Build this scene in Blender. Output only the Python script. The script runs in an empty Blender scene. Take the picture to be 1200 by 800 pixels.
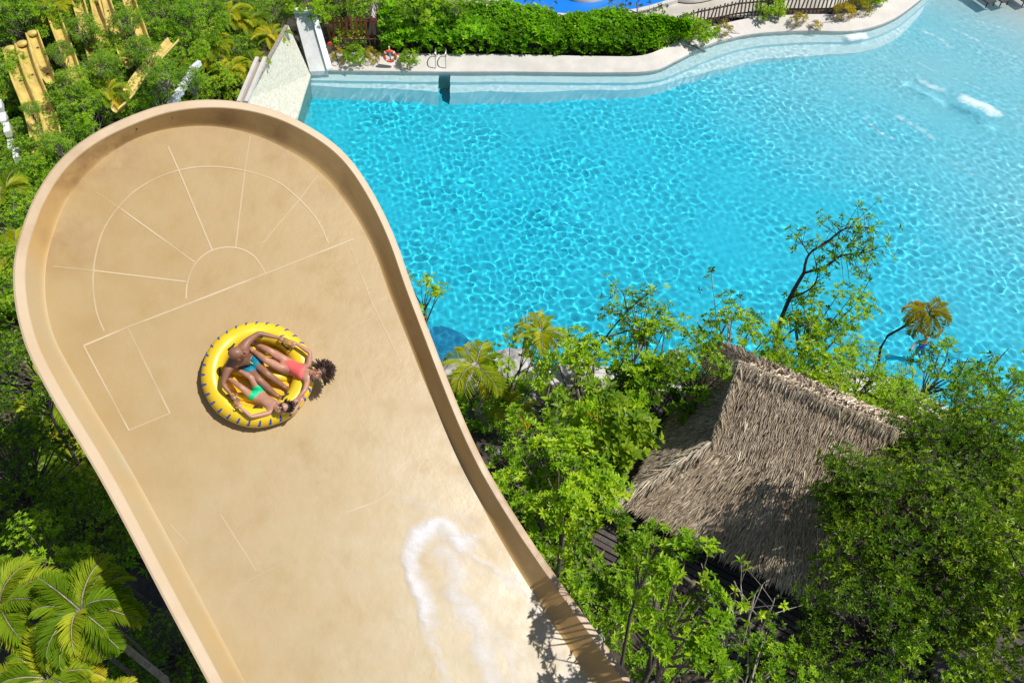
import bpy, bmesh, math, random
import numpy as np
from mathutils import Vector, Matrix, noise
R = math.radians
random.seed(7)
rng = np.random.default_rng(11)
sc = bpy.context.scene
col = sc.collection

# ------------------------------------------------------------------ camera, light, sky
CAMH, PITCH, F = 27.0, 50.0, 1039.0
cam = bpy.data.cameras.new('camera'); co = bpy.data.objects.new('camera', cam); col.objects.link(co)
sc.camera = co
cam.lens = 36 * F / 1200; cam.clip_end = 3000
co.location = (0, 0, CAMH); co.rotation_euler = (R(90 - PITCH), 0, 0)
cp, sp = math.cos(R(PITCH)), math.sin(R(PITCH))
SUN = Vector((.52, -.10, .85)).normalized()

w = bpy.data.worlds.new("World"); sc.world = w; w.use_nodes = True
nt = w.node_tree; s = nt.nodes.new('ShaderNodeTexSky'); s.sky_type = 'NISHITA'; s.sun_disc = False
nt.links.new(s.outputs[0], nt.nodes['Background'].inputs[0]); nt.nodes['Background'].inputs[1].default_value = .085
s.sun_elevation = math.asin(SUN.z); s.sun_rotation = math.atan2(SUN.x, SUN.y)
L = bpy.data.lights.new('sun', 'SUN'); L.energy = 4.8; L.angle = R(.5); L.color = (1, .96, .89)
L.cycles.is_caustics_light = True
lo = bpy.data.objects.new('sun', L); col.objects.link(lo); lo.rotation_euler = SUN.to_track_quat('Z', 'Y').to_euler()
lo.location = (20, 0, 60)
vs = sc.view_settings; vs.view_transform = 'Standard'; vs.look = 'None'; vs.exposure = 0; vs.gamma = 1

# ------------------------------------------------------------------ surveying helpers
def ray(px, py):
    x = (px - 600) / F; y = (400 - py) / F
    return Vector((x, cp + y * sp, -sp + y * cp))
def P(px, py, z=0.0):
    d = ray(px, py); t = (z - CAMH) / d.z
    return Vector((d.x * t, d.y * t, z))
def PY(px, py, Y0):
    d = ray(px, py); t = Y0 / d.y
    return Vector((d.x * t, Y0, CAMH + d.z * t))

# ------------------------------------------------------------------ object helpers
def mesh(name, V, Fc, mats, smooth=False, tint=None, midx=None):
    m = bpy.data.meshes.new(name)
    if isinstance(V, np.ndarray): V = V.tolist()
    if isinstance(Fc, np.ndarray): Fc = Fc.tolist()
    m.from_pydata([tuple(v) for v in V], [], Fc)
    for mt in (mats if isinstance(mats, (list, tuple)) else [mats]): m.materials.append(mt)
    if smooth: m.shade_smooth()
    if midx is not None: m.polygons.foreach_set('material_index', midx)
    if tint is not None:
        a = m.attributes.new('tint', 'FLOAT', 'POINT'); a.data.foreach_set('value', np.asarray(tint, dtype=np.float32))
    m.update(); return m
def link(name, me, parent=None, loc=(0, 0, 0)):
    o = bpy.data.objects.new(name, me); col.objects.link(o)
    o.location = loc
    if parent: o.parent = parent
    return o
def tag(o, label=None, cat=None, group=None, kind=None):
    if label: o['label'] = label
    if cat: o['category'] = cat
    if group: o['group'] = group
    if kind: o['kind'] = kind
    return o
def empty(name, loc, label, cat, group=None, rz=0):
    o = bpy.data.objects.new(name, None); col.objects.link(o); o.location = loc; o.rotation_euler = (0, 0, rz)
    o.empty_display_size = .3
    return tag(o, label, cat, group)
class MB:
    def __init__(s): s.v = []; s.f = []; s.t = []
    def add(s, V, Fc, t=.5):
        n = len(s.v); s.v += [tuple(v) for v in V]; s.f += [[i + n for i in f] for f in Fc]; s.t += [t] * len(V)
    def box(s, c, size, M=None, t=.5, bev=0):
        x, y, z = [k / 2 for k in size]
        c = Vector(c)
        V = [Vector((a * x, b * y, d * z)) for d in (-1, 1) for (a, b) in ((-1, -1), (1, -1), (1, 1), (-1, 1))]
        if M is not None: V = [M @ v for v in V]
        s.add([v + c for v in V], [(3, 2, 1, 0), (4, 5, 6, 7), (0, 1, 5, 4), (1, 2, 6, 5), (2, 3, 7, 6), (3, 0, 4, 7)], t)
    def tube(s, pts, rad, n=8, t=.5, cap=True):
        pts = [Vector(p) for p in pts]
        if not isinstance(rad, (list, tuple)): rad = [rad] * len(pts)
        V = []; up = Vector((0.31, .2, .93))
        for i, p in enumerate(pts):
            d = (pts[min(i + 1, len(pts) - 1)] - pts[max(i - 1, 0)]).normalized()
            a = d.cross(up)
            if a.length < .1: a = d.cross(Vector((1, 0, 0)))
            a.normalize(); b = d.cross(a)
            for k in range(n):
                an = 2 * math.pi * k / n; V.append(p + (a * math.cos(an) + b * math.sin(an)) * rad[i])
        Fc = [(i * n + k, i * n + (k + 1) % n, (i + 1) * n + (k + 1) % n, (i + 1) * n + k) for i in range(len(pts) - 1) for k in range(n)]
        if cap: Fc += [tuple(range(n))[::-1], tuple(range((len(pts) - 1) * n, len(pts) * n))]
        s.add(V, Fc, t)
    def ball(s, c, r, nu=12, nv=8, M=None, t=.5):
        c = Vector(c); r = r if isinstance(r, (tuple, list)) else (r, r, r); V = []
        for j in range(nv + 1):
            th = math.pi * j / nv
            for i in range(nu):
                ph = 2 * math.pi * i / nu
                v = Vector((r[0] * math.sin(th) * math.cos(ph), r[1] * math.sin(th) * math.sin(ph), r[2] * math.cos(th)))
                V.append((M @ v if M is not None else v) + c)
        s.add(V, [(j * nu + i, (j + 1) * nu + i, (j + 1) * nu + (i + 1) % nu, j * nu + (i + 1) % nu) for j in range(nv) for i in range(nu)], t)
    def build(s, name, m, parent=None, smooth=False, rel=None):
        V = s.v
        if rel is not None: V = [Vector(v) - Vector(rel) for v in V]
        me = mesh(name, V, s.f, m, smooth, s.t)
        return link(name, me, parent)

def sm(a, b, x):
    t = min(1, max(0, (x - a) / (b - a))); return t * t * (3 - 2 * t)
def smn(a, b, x):
    t = np.clip((x - a) / (b - a), 0, 1); return t * t * (3 - 2 * t)

# ------------------------------------------------------------------ materials
def mat(name, base=(.5, .5, .5), rough=.6, noise_sc=None, dark=None, bump=0, bump_sc=20, spec=.5, metal=0, tint=None, detail=6, coord='Object', amount=(.35, .65), streak=None):
    m = bpy.data.materials.new(name); m.use_nodes = True; nt = m.node_tree; b = nt.nodes['Principled BSDF']
    b.inputs['Roughness'].default_value = rough; b.inputs['Specular IOR Level'].default_value = spec; b.inputs['Metallic'].default_value = metal
    b.inputs['Base Color'].default_value = (*base, 1)
    tc = nt.nodes.new('ShaderNodeTexCoord'); src = tc.outputs[coord]
    if streak:
        mp = nt.nodes.new('ShaderNodeMapping'); mp.inputs['Scale'].default_value = streak; nt.links.new(src, mp.inputs[0]); src = mp.outputs[0]
    last = None
    if noise_sc and dark:
        n = nt.nodes.new('ShaderNodeTexNoise'); n.inputs['Scale'].default_value = noise_sc; n.inputs['Detail'].default_value = detail; n.inputs['Roughness'].default_value = .6
        nt.links.new(src, n.inputs['Vector'])
        mr = nt.nodes.new('ShaderNodeMapRange'); mr.inputs[1].default_value = amount[0]; mr.inputs[2].default_value = amount[1]
        nt.links.new(n.outputs[0], mr.inputs[0])
        mx = nt.nodes.new('ShaderNodeMix'); mx.data_type = 'RGBA'
        mx.inputs['A'].default_value = (*dark, 1); mx.inputs['B'].default_value = (*base, 1)
        nt.links.new(mr.outputs[0], mx.inputs['Factor']); last = mx.outputs['Result']
    if tint:
        at = nt.nodes.new('ShaderNodeAttribute'); at.attribute_name = 'tint'
        mx2 = nt.nodes.new('ShaderNodeMix'); mx2.data_type = 'RGBA'
        if last: nt.links.new(last, mx2.inputs['A'])
        else: mx2.inputs['A'].default_value = (*base, 1)
        mx2.inputs['B'].default_value = (*tint, 1)
        nt.links.new(at.outputs['Fac'], mx2.inputs['Factor']); last = mx2.outputs['Result']
    if last: nt.links.new(last, b.inputs['Base Color'])
    if bump:
        n2 = nt.nodes.new('ShaderNodeTexNoise'); n2.inputs['Scale'].default_value = bump_sc; n2.inputs['Detail'].default_value = 8
        nt.links.new(src, n2.inputs['Vector'])
        bp = nt.nodes.new('ShaderNodeBump'); bp.inputs['Strength'].default_value = bump; bp.inputs['Distance'].default_value = .05
        nt.links.new(n2.outputs[0], bp.inputs['Height']); nt.links.new(bp.outputs[0], b.inputs['Normal'])
    return m

def leafmat(name, dark, mid, light, rough=.42, trans=.35):
    """leaf colour from the 'tint' of each leaf, shifted a little per plant"""
    m = bpy.data.materials.new(name); m.use_nodes = True; nt = m.node_tree; b = nt.nodes['Principled BSDF']
    at = nt.nodes.new('ShaderNodeAttribute'); at.attribute_name = 'tint'
    oi = nt.nodes.new('ShaderNodeObjectInfo')
    ad = nt.nodes.new('ShaderNodeMath'); ad.operation = 'MULTIPLY_ADD'; ad.inputs[1].default_value = .3; ad.inputs[2].default_value = -.15
    nt.links.new(oi.outputs['Random'], ad.inputs[0])
    ad2 = nt.nodes.new('ShaderNodeMath'); ad2.operation = 'ADD'; nt.links.new(ad.outputs[0], ad2.inputs[0]); nt.links.new(at.outputs['Fac'], ad2.inputs[1])
    cr = nt.nodes.new('ShaderNodeValToRGB'); e = cr.color_ramp.elements
    e[0].position = .05; e[0].color = (*dark, 1); e[1].position = .95; e[1].color = (*light, 1)
    k = cr.color_ramp.elements.new(.5); k.color = (*mid, 1)
    nt.links.new(ad2.outputs[0], cr.inputs[0]); nt.links.new(cr.outputs[0], b.inputs['Base Color'])
    b.inputs['Roughness'].default_value = rough; b.inputs['Specular IOR Level'].default_value = .3
    tr = nt.nodes.new('ShaderNodeBsdfTranslucent'); 
    hs = nt.nodes.new('ShaderNodeHueSaturation'); hs.inputs['Hue'].default_value = .485; hs.inputs['Saturation'].default_value = 1.1; hs.inputs['Value'].default_value = 1.9
    nt.links.new(cr.outputs[0], hs.inputs['Color']); nt.links.new(hs.outputs[0], tr.inputs[0])
    mx = nt.nodes.new('ShaderNodeMixShader'); mx.inputs[0].default_value = trans
    nt.links.new(b.outputs[0], mx.inputs[1]); nt.links.new(tr.outputs[0], mx.inputs[2])
    nt.links.new(mx.outputs[0], nt.nodes['Material Output'].inputs[0])
    return m

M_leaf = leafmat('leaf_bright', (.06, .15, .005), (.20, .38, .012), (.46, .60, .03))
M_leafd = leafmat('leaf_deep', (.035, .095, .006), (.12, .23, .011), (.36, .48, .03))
M_leafs = leafmat('leaf_small', (.07, .17, .008), (.21, .41, .015), (.46, .60, .04))
M_hedge = leafmat('leaf_hedge', (.07, .19, .004), (.19, .43, .008), (.36, .62, .02), trans=.4)
M_palm = leafmat('palm_leaf', (.08, .16, .008), (.25, .37, .02), (.65, .60, .05), rough=.45, trans=.35)
M_palmg = leafmat('palm_leaf_green', (.07, .15, .008), (.22, .36, .018), (.62, .60, .05), rough=.45, trans=.35)
M_palmy = leafmat('palm_dry', (.14, .18, .01), (.36, .34, .02), (.68, .46, .03), rough=.5)
M_bark = mat('bark', (.22, .19, .15), .85, 9, (.08, .065, .05), bump=.6, bump_sc=25)
M_barkl = mat('pale_bark', (.42, .38, .31), .8, 9, (.22, .19, .15), bump=.4, bump_sc=25)
M_barkd = mat('dark_bark', (.10, .08, .075), .8, 9, (.04, .032, .03), bump=.4, bump_sc=25)
M_soil = mat('soil', (.085, .065, .045), .95, 1.5, (.03, .028, .02), bump=1, bump_sc=8)
M_deck = mat('pale_concrete', (.64, .60, .56), .75, 1.2, (.54, .51, .47), bump=.15, bump_sc=40)
M_plaster = mat('white_plaster', (.75, .75, .73), .7, 1.5, (.60, .61, .60), bump=.2, bump_sc=15)
M_slab = mat('speckled_plaster', (.72, .69, .58), .85, 6, (.56, .53, .42), bump=.8, bump_sc=9, detail=10)
M_rock = mat('pale_rock', (.55, .53, .50), .9, 3, (.25, .24, .22), bump=1, bump_sc=6)
M_stone = mat('step_stone', (.33, .34, .36), .8, 4, (.2, .2, .21), bump=.5, bump_sc=14)
M_yellow = mat('yellow_flume_plastic', (.66, .50, .14), .5, 2.5, (.46, .34, .10), bump=.1)
M_rust = mat('red_timber', (.38, .10, .05), .8, 5, (.22, .07, .04), bump=.3)
M_brown = mat('brown_timber', (.16, .10, .065), .85, 5, (.07, .045, .03), bump=.5)
M_plank = mat('dark_weathered_boards', (.17, .14, .125), .85, 6, (.06, .048, .045), bump=.6, tint=(.05, .04, .042))
M_steel = mat('stainless_steel', (.7, .7, .7), .25, metal=1)
M_paint = mat('galvanised_steel', (.35, .36, .37), .5, 4, (.25, .25, .26), metal=.6)
M_white = mat('white_paint', (.8, .8, .78), .5)
M_orange = mat('orange_ring', (.85, .10, .02), .4)
M_red = mat('red_plastic', (.6, .06, .03), .4)
M_blueband = mat('blue_print', (.02, .06, .42), .4)
M_black = mat('black_plastic', (.02, .02, .022), .4)
M_charcoal = mat('charcoal_fabric', (.06, .06, .065), .8)
M_thatch = mat('thatch_leaf', (.52, .41, .29), .85, 5, (.36, .28, .20), tint=(.95, .85, .70), spec=.2)
M_thatchr = mat('ridge_thatch', (.50, .41, .30), .85, 5, (.36, .28, .20), tint=(.88, .80, .66), spec=.2)
M_blueriver = mat('blue_river_paint', (.01, .20, .72), .3)

# ------------------------------------------------------------------ pool outline (surveyed at water level)
NORTH = [(362, 84), (500, 86), (600, 86), (700, 87), (762, 85), (792, 73), (830, 54), (880, 42), (940, 38), (1000, 38), (1042, 26), (1072, 6), (1095, -14), (1130, -45)]
poolN = [P(*q) for q in NORTH]
SOUTH = [(1600, 760), (1300, 606), (1200, 545), (1140, 502), (1092, 474), (1040, 447), (960, 436), (850, 441), (700, 434), (600, 430), (380, 430)]
poolS = [P(*q) for q in SOUTH] + [P(310, 300), P(330, 190), P(345, 142)]
pool = [(p.x, p.y) for p in poolN] + [(60, 75), (75, 40)] + [(p.x, p.y) for p in poolS]
poolnp = np.array(pool)
def inpoly(X, Y, poly):
    ins = np.zeros(np.shape(X), bool); n = len(poly); j = n - 1
    for i in range(n):
        xi, yi = poly[i]; xj, yj = poly[j]
        if yi != yj:
            c = ((yi > Y) != (yj > Y)) & (X < (xj - xi) * (Y - yi) / (yj - yi) + xi); ins ^= c
        j = i
    return ins
def dist_line(X, Y, pts):
    d = np.full(np.shape(X), 1e9)
    for (a, b) in zip(pts[:-1], pts[1:]):
        ax, ay, bx, by = a[0], a[1], b[0], b[1]; L2 = (bx - ax) ** 2 + (by - ay) ** 2
        t = np.clip(((X - ax) * (bx - ax) + (Y - ay) * (by - ay)) / L2, 0, 1)
        d = np.minimum(d, np.hypot(X - ax - t * (bx - ax), Y - ay - t * (by - ay)))
    return d
clos = pool + [pool[0]]

HL0, HL1 = P(362, 84), P(345, 140)
def terr(X, Y):
    """garden level 0.35, a hill rising to the west, a bank rising towards the slide's foot"""
    n = np.sin(X * .7 + 1) * np.cos(Y * .6) * .12
    z = .35 + n + 3.2 * smn(21.5, 12, Y) * smn(40, 20, Y * 1.0)
    z = z + 4.2 * smn(-12.5, -19, X) * smn(10, 17, Y)
    z = np.where((Y > 42.5) & (X > -9), .28, z)
    return z
def ter(x, y): return float(terr(np.array(x), np.array(y)))

def grid(name, xs, ys, zf, m, keep=None, smooth=True):
    X, Y = np.meshgrid(xs, ys); Z = zf(X, Y)
    V = np.stack([X, Y, Z], -1).reshape(-1, 3); nx, ny = len(xs), len(ys)
    i = np.arange(ny - 1)[:, None] * nx + np.arange(nx - 1)[None]
    Fc = np.stack([i, i + 1, i + nx + 1, i + nx], -1).reshape(-1, 4)
    if keep is not None:
        cx = (X[:-1, :-1] + X[1:, 1:]) / 2; cy = (Y[:-1, :-1] + Y[1:, 1:]) / 2
        Fc = Fc[keep(cx, cy).reshape(-1)]
        used = np.unique(Fc); mp = np.zeros(len(V), int); mp[used] = np.arange(len(used)); V = V[used]; Fc = mp[Fc]
    return link(name, mesh(name, V, Fc, m, smooth))

# ground: one sheet to the horizon, sunk under the pool
def groundz(X, Y):
    z = terr(X, Y); inside = inpoly(X, Y, pool)
    d = dist_line(X, Y, clos)
    z = np.where((~inside) & (d < 1.35), np.minimum(z, -.25), z)
    return np.where(inside, -4.0, z)
xs = np.concatenate([[-900, -300, -120, -70], np.arange(-45, 62, .5), [80, 140, 320, 900]])
ys = np.concatenate([[-900, -200, -40], np.arange(-12, 78, .5), [100, 160, 350, 1200]])
tag(grid('ground', xs, ys, groundz, M_soil), kind='structure')

def smooth_path(pts, k=6):
    pts = [Vector(p) for p in pts]; out = []
    for i in range(len(pts) - 1):
        p0, p1, p2, p3 = pts[max(i - 1, 0)], pts[i], pts[i + 1], pts[min(i + 2, len(pts) - 1)]
        for j in range(k):
            t = j / k
            out.append(.5 * ((2 * p1) + (p2 - p0) * t + (2 * p0 - 5 * p1 + 4 * p2 - p3) * t * t + (3 * p1 - p0 - 3 * p2 + p3) * t ** 3))
    out.append(pts[-1]); return out

# ------------------------------------------------------------------ pool basin and water
BA, BB = P(640, 330), P(1180, 14)
bd = np.array([BB.x - BA.x, BB.y - BA.y]); bl = np.hypot(*bd); bd = bd / bl
nline = [(p.x, p.y) for p in poolN]
def shore(X, Y): return ((X - BA.x) * bd[0] + (Y - BA.y) * bd[1]) / bl
def depth(X, Y):
    g = shore(X, Y)
    d = 1.75 - 1.0 * smn(.05, .85, g) - .85 * smn(.85, 1.12, g)
    return d
lad = P(520, 84)
def floorz(X, Y):
    d = depth(X, Y)
    return -d
m = mat('pool_floor_paint', (.02, .45, .62), .7); M_floor = m
nt_ = m.node_tree; b = nt_.nodes['Principled BSDF']
geo = nt_.nodes.new('ShaderNodeNewGeometry'); sx = nt_.nodes.new('ShaderNodeSeparateXYZ'); nt_.links.new(geo.outputs['Position'], sx.inputs[0])
nz = nt_.nodes.new('ShaderNodeTexNoise'); nz.inputs['Scale'].default_value = .18; nz.inputs['Detail'].default_value = 3; nt_.links.new(geo.outputs['Position'], nz.inputs['Vector'])
ma = nt_.nodes.new('ShaderNodeMath'); ma.operation = 'MULTIPLY_ADD'; ma.inputs[1].default_value = .5; nt_.links.new(nz.outputs[0], ma.inputs[0]); nt_.links.new(sx.outputs['Z'], ma.inputs[2])
mr = nt_.nodes.new('ShaderNodeMapRange'); mr.inputs[1].default_value = -1.6; mr.inputs[2].default_value = .3; nt_.links.new(ma.outputs[0], mr.inputs[0])
cr = nt_.nodes.new('ShaderNodeValToRGB'); e = cr.color_ramp.elements
e[0].position = 0; e[0].color = (.006, .53, .69, 1); e[1].position = 1; e[1].color = (.60, .57, .52, 1)
for pz, c in ((.25, (.03, .54, .69)), (.5, (.20, .57, .66)), (.78, (.40, .58, .62)), (.92, (.52, .55, .53))):
    k = cr.color_ramp.elements.new(pz); k.color = (*c, 1)
nt_.links.new(mr.outputs[0], cr.inputs[0]); nt_.links.new(cr.outputs[0], b.inputs['Base Color'])
keep = lambda X, Y: inpoly(X, Y, pool) | (dist_line(X, Y, clos) < .3)
fl = grid('pool_floor', np.arange(-12, 46, .2), np.arange(9, 62, .2), floorz, M_floor, keep, smooth=False)
fl.cycles.is_caustics_receiver = True; tag(fl, kind='structure')

CREST = [([(1075, 92), (1100, 104), (1125, 118), (1150, 128), (1175, 142)], .16, .55),
         ([(1040, 130), (1075, 150), (1110, 172)], .05, .5),
         ([(980, 130), (1020, 155), (1050, 165)], .04, .5),
         ([(985, 48), (1018, 44)], .08, .4),
         ([(1060, 30), (1100, 45), (1120, 62)], .035, .5),
         ([(1100, 28), (1150, 50), (1200, 72)], .035, .5),
         ([(1150, 270), (1185, 300), (1215, 330)], .05, .6),
         ([(1120, 250), (1165, 330), (1200, 420)], .03, .6), ([(860, 60), (930, 75), (990, 110), (1030, 160)], .05, .8), ([(1050, 62), (1110, 90), (1200, 122)], .06, .6), ([(930, 160), (1000, 200), (1060, 260), (1100, 330)], .035, .7),
         ([(1120, 20), (1170, 32), (1230, 50)], .04, .5), ([(1080, 170), (1140, 205), (1210, 250)], .045, .6)]
def steps_strip():
    pa = smooth_path([P(*q) for q in NORTH], 8); n = len(pa); V = []
    for i, p in enumerate(pa):
        d = pa[min(i + 1, n - 1)] - pa[max(i - 1, 0)]; nn = Vector((d.y, -d.x, 0)).normalized(); x = p.x
        bend = sm(7.5, 11, x); w2 = 1.0 + .2 * math.sin(x * .33 + 2) + .06 * math.sin(x * 1.3) + .9 * bend; w1 = .55 + .3 * bend
        fade = sm(.95, .6, float(shore(p.x, p.y)))
        w2 *= .25 + .75 * fade
        for o_, z in ((-.1, -.30), (w1 * (.3 + .7 * fade), -.32), (w1 * (.3 + .7 * fade) + .03, -.60), (w2, -.66), (w2 + .35, -2.0)):
            q = p + nn * o_; V.append((q.x, q.y, z))
    Fc = [(i * 5 + k, i * 5 + k + 1, (i + 1) * 5 + k + 1, (i + 1) * 5 + k) for i in range(n - 1) for k in range(4)]
    return V, [f for f in Fc if not (abs(V[f[0]][0] - lad.x) < .34)]
sv_, sf_ = steps_strip(); o = link('pool_steps', mesh('pool_steps', sv_, sf_, mat('pale_step_paint', (.60, .72, .74), .7, 1.5, (.54, .69, .73)))); o.cycles.is_caustics_receiver = True; tag(o, kind='structure')
cw = [([tuple(P(*q)[:2]) for q in pts], h, wd) for pts, h, wd in CREST]
W = [(rng.uniform(0, 6.28), .24 + .55 * rng.uniform(0, 1) ** 1.4, rng.uniform(0, 6.28), i) for i in range(70)]
def waves(X, Y):
    Z = np.zeros_like(X)
    calm = .35 + .65 * smn(-10.5, -4, X)
    wy = smn(.55, 1.0, shore(X, Y))
    for a, lam, ph, i in W:
        k = 6.28 / lam
        Z += 0.0022 * lam * np.sin(k * (np.cos(a) * X + np.sin(a) * Y) + ph + .9 * np.sin(X * .7 + i) + .9 * np.sin(Y * .6 + 2 * i) + .5 * np.sin((X + Y) * 1.7 + i))
    Z *= calm * (1 - .45 * wy) * (.7 + .3 * np.sin(X * .31 + 1) * np.sin(Y * .27) + .3 * np.sin(X * .9 + Y * .5) * np.sin(Y * .8 - X * .3))
    for i in range(6):
        lam = 2.2 + i * .5; a = -.75 + .12 * i
        Z += .006 * np.sin(6.28 / lam * (np.cos(a) * X + np.sin(a) * Y) + i + .8 * np.sin(X * .3 + i) )
    for pts, h, wd in cw:
        d = dist_line(X, Y, pts); Z += h * np.exp(-(d / wd) ** 2) * (.8 + .3 * np.sin(X * 2.1) * np.sin(Y * 1.7))
    return Z
m = mat('water', (1, 1, 1), .0); b = m.node_tree.nodes['Principled BSDF']
b.inputs['Transmission Weight'].default_value = 1; b.inputs['IOR'].default_value = 1.33; b.inputs['Base Color'].default_value = (.93, 1, 1, 1); M_water = m
wkeep = lambda X, Y: inpoly(X, Y, pool) | (dist_line(X, Y, clos) < .1)
wt = grid('pool_water', np.arange(-11.5, 39, .068), np.arange(13, 53, .068), waves, M_water, wkeep)
wt.cycles.is_caustics_caster = True; tag(wt, kind='structure')

# basin rim walls
def strip_wall(name, pts, z0, z1, thick, m, parent=None, kind=None):
    mb = MB(); n = len(pts)
    out = []
    for i, p in enumerate(pts):
        d = (pts[min(i + 1, n - 1)] - pts[max(i - 1, 0)]); nn = Vector((-d.y, d.x, 0)).normalized(); out.append(nn * thick)
    V = []
    for p, o in zip(pts, out):
        for q, z in ((p, z0), (p, z1), (p + o, z1), (p + o, z0)): V.append((q.x, q.y, z))
    Fc = [(i * 4 + k, i * 4 + (k + 1) % 4, (i + 1) * 4 + (k + 1) % 4, (i + 1) * 4 + k) for i in range(n - 1) for k in range(4)]
    Fc += [(0, 3, 2, 1), ((n - 1) * 4, (n - 1) * 4 + 1, (n - 1) * 4 + 2, (n - 1) * 4 + 3)]
    mb.add(V, Fc); o = mb.build(name, m, parent)
    return tag(o, kind=kind) if kind else o
# pale deck band round the far side: a sheet between pool edge and planting edge with a kerb face
DO = [(392, 69), (500, 71), (600, 72), (700, 74), (752, 73), (785, 60), (825, 42), (880, 29), (940, 25), (985, 24), (1020, 14), (1042, -4), (1060, -25), (1090, -60)]
a_ = smooth_path([P(*q) for q in NORTH]); b_ = smooth_path([P(*q) for q in DO]); n = len(a_)
mb = MB(); V = []
for p, q in zip(a_, b_):
    e_ = (p - q).normalized() * .06
    for r_, z in ((p, -1.8), (p, .10), (p - e_, .14), (q, .42), (q, -.3)): V.append((r_.x, r_.y, z))
Fc = [(i * 5 + k, i * 5 + k + 1, (i + 1) * 5 + k + 1, (i + 1) * 5 + k) for i in range(n - 1) for k in range(4)]
mb.add(V, Fc); tag(mb.build('pool_deck', M_deck), kind='structure')
# near side: narrow edge band
a_ = smooth_path([P(*q) for q in SOUTH[:-1]] + [P(470, 430)]); mb = MB(); V = []; n = len(a_)
for i, p in enumerate(a_):
    d = a_[min(i + 1, n - 1)] - a_[max(i - 1, 0)]; nn = Vector((-d.y, d.x, 0)).normalized()
    for r_, z in ((p, -1.9), (p, .28), (p + nn * 1.15, .46), (p + nn * 1.15, -.3)): V.append((r_.x, r_.y, z))
mb.add(V, [(i * 4 + k, i * 4 + k + 1, (i + 1) * 4 + k + 1, (i + 1) * 4 + k) for i in range(n - 1) for k in range(3)])
tag(mb.build('pool_edge', M_deck), kind='structure')
a_ = [P(470, 430)] + [P(380, 430), P(310, 300), P(330, 190), P(345, 142)]; mb = MB(); V = []; n = len(a_)
for i, p in enumerate(a_):
    d = a_[min(i + 1, n - 1)] - a_[max(i - 1, 0)]; nn = Vector((-d.y, d.x, 0)).normalized(); p = p - nn * .14
    for r_, z in ((p, -1.9), (p, .27), (p + nn * 1.5, .45), (p + nn * 1.5, -.6)): V.append((r_.x, r_.y, z))
mb.add(V, [(i * 4 + k, i * 4 + k + 1, (i + 1) * 4 + k + 1, (i + 1) * 4 + k) for i in range(n - 1) for k in range(3)])
tag(mb.build('pool_edge', M_deck), kind='structure')
# beach sand at far right, far resort terrace
mb = MB(); q = [P(1078, -2, .06), P(1108, -30, .06), P(1500, -120, .3), P(1800, -60, .3), P(1500, 60, .02)]
tag(grid('terrace', np.arange(-8, 120, 1.), np.arange(44.3, 140, 1.), lambda X, Y: X * 0 + .33, mat('terrace_paving', (.55, .52, .46), .85, .6, (.42, .38, .32)), lambda X, Y: (~inpoly(X, Y, pool)) & (dist_line(X, Y, clos) > 1.6)), kind='structure')
tag(grid('beach', np.arange(26, 80, .5), np.arange(44, 82, .5), lambda X, Y: -depth(X, Y) * 0 + .05 + .3 * smn(1.05, 1.5, shore(X, Y)) + .02 * np.sin(X) * np.sin(Y), mat('pale_sand', (.72, .68, .60), .9, 3, (.62, .58, .5), bump=.3), lambda X, Y: (shore(X, Y) > 1.1) & inpoly(X, Y, [(P(1072, 4).x, P(1072, 4).y), (P(1060, -25).x, P(1060, -25).y), (30, 84), (90, 84), (90, 40)])), kind='structure')

# foam on breaking waves
m = mat('foam', (.9, .93, .95), .9); nt_ = m.node_tree; b = nt_.nodes['Principled BSDF']
tcn = nt_.nodes.new('ShaderNodeTexCoord'); nz = nt_.nodes.new('ShaderNodeTexNoise'); nz.inputs['Scale'].default_value = 3.2; nz.inputs['Detail'].default_value = 9; nz.inputs['Roughness'].default_value = .7
nt_.links.new(tcn.outputs['Object'], nz.inputs['Vector'])
at = nt_.nodes.new('ShaderNodeAttribute'); at.attribute_name = 'tint'
m1 = nt_.nodes.new('ShaderNodeMath'); m1.operation = 'ADD'; nt_.links.new(nz.outputs[0], m1.inputs[0]); nt_.links.new(at.outputs['Fac'], m1.inputs[1])
mr = nt_.nodes.new('ShaderNodeMapRange'); mr.inputs[1].default_value = .78; mr.inputs[2].default_value = 1.45; mr.inputs[4].default_value = .9; nt_.links.new(m1.outputs[0], mr.inputs[0]); nt_.links.new(mr.outputs[0], b.inputs['Alpha'])
M_foam = m
V = []; Fc = []; T = []
FO = [([(1118, 113), (1140, 121), (1160, 131), (1172, 141)], .62, .75), ([(1072, 92), (1090, 102), (1112, 112)], .3, .5), ([(990, 47), (1005, 43), (1018, 43)], .5, .8),
      ([(1065, 30), (1100, 45), (1118, 62)], .3, .38), ([(1105, 30), (1150, 50), (1200, 72)], .3, .36), ([(1040, 130), (1075, 150), (1105, 170)], .3, .42), ([(1000, 130), (1030, 155), (1052, 165)], .25, .38),
      ([(1165, 280), (1190, 305), (1212, 330)], .3, .3), ([(1050, 62), (1110, 90), (1200, 122)], .22, .30), ([(955, 175), (1000, 200), (1060, 260), (1095, 320)], .25, .27), ([(1080, 170), (1140, 205), (1210, 250)], .22, .29), ([(985, 105), (1010, 128), (1045, 172)], .22, .3), ([(1120, 20), (1170, 32), (1230, 50)], .25, .34), ([(775, 92), (800, 76), (835, 57)], .2, .2)]
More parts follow.
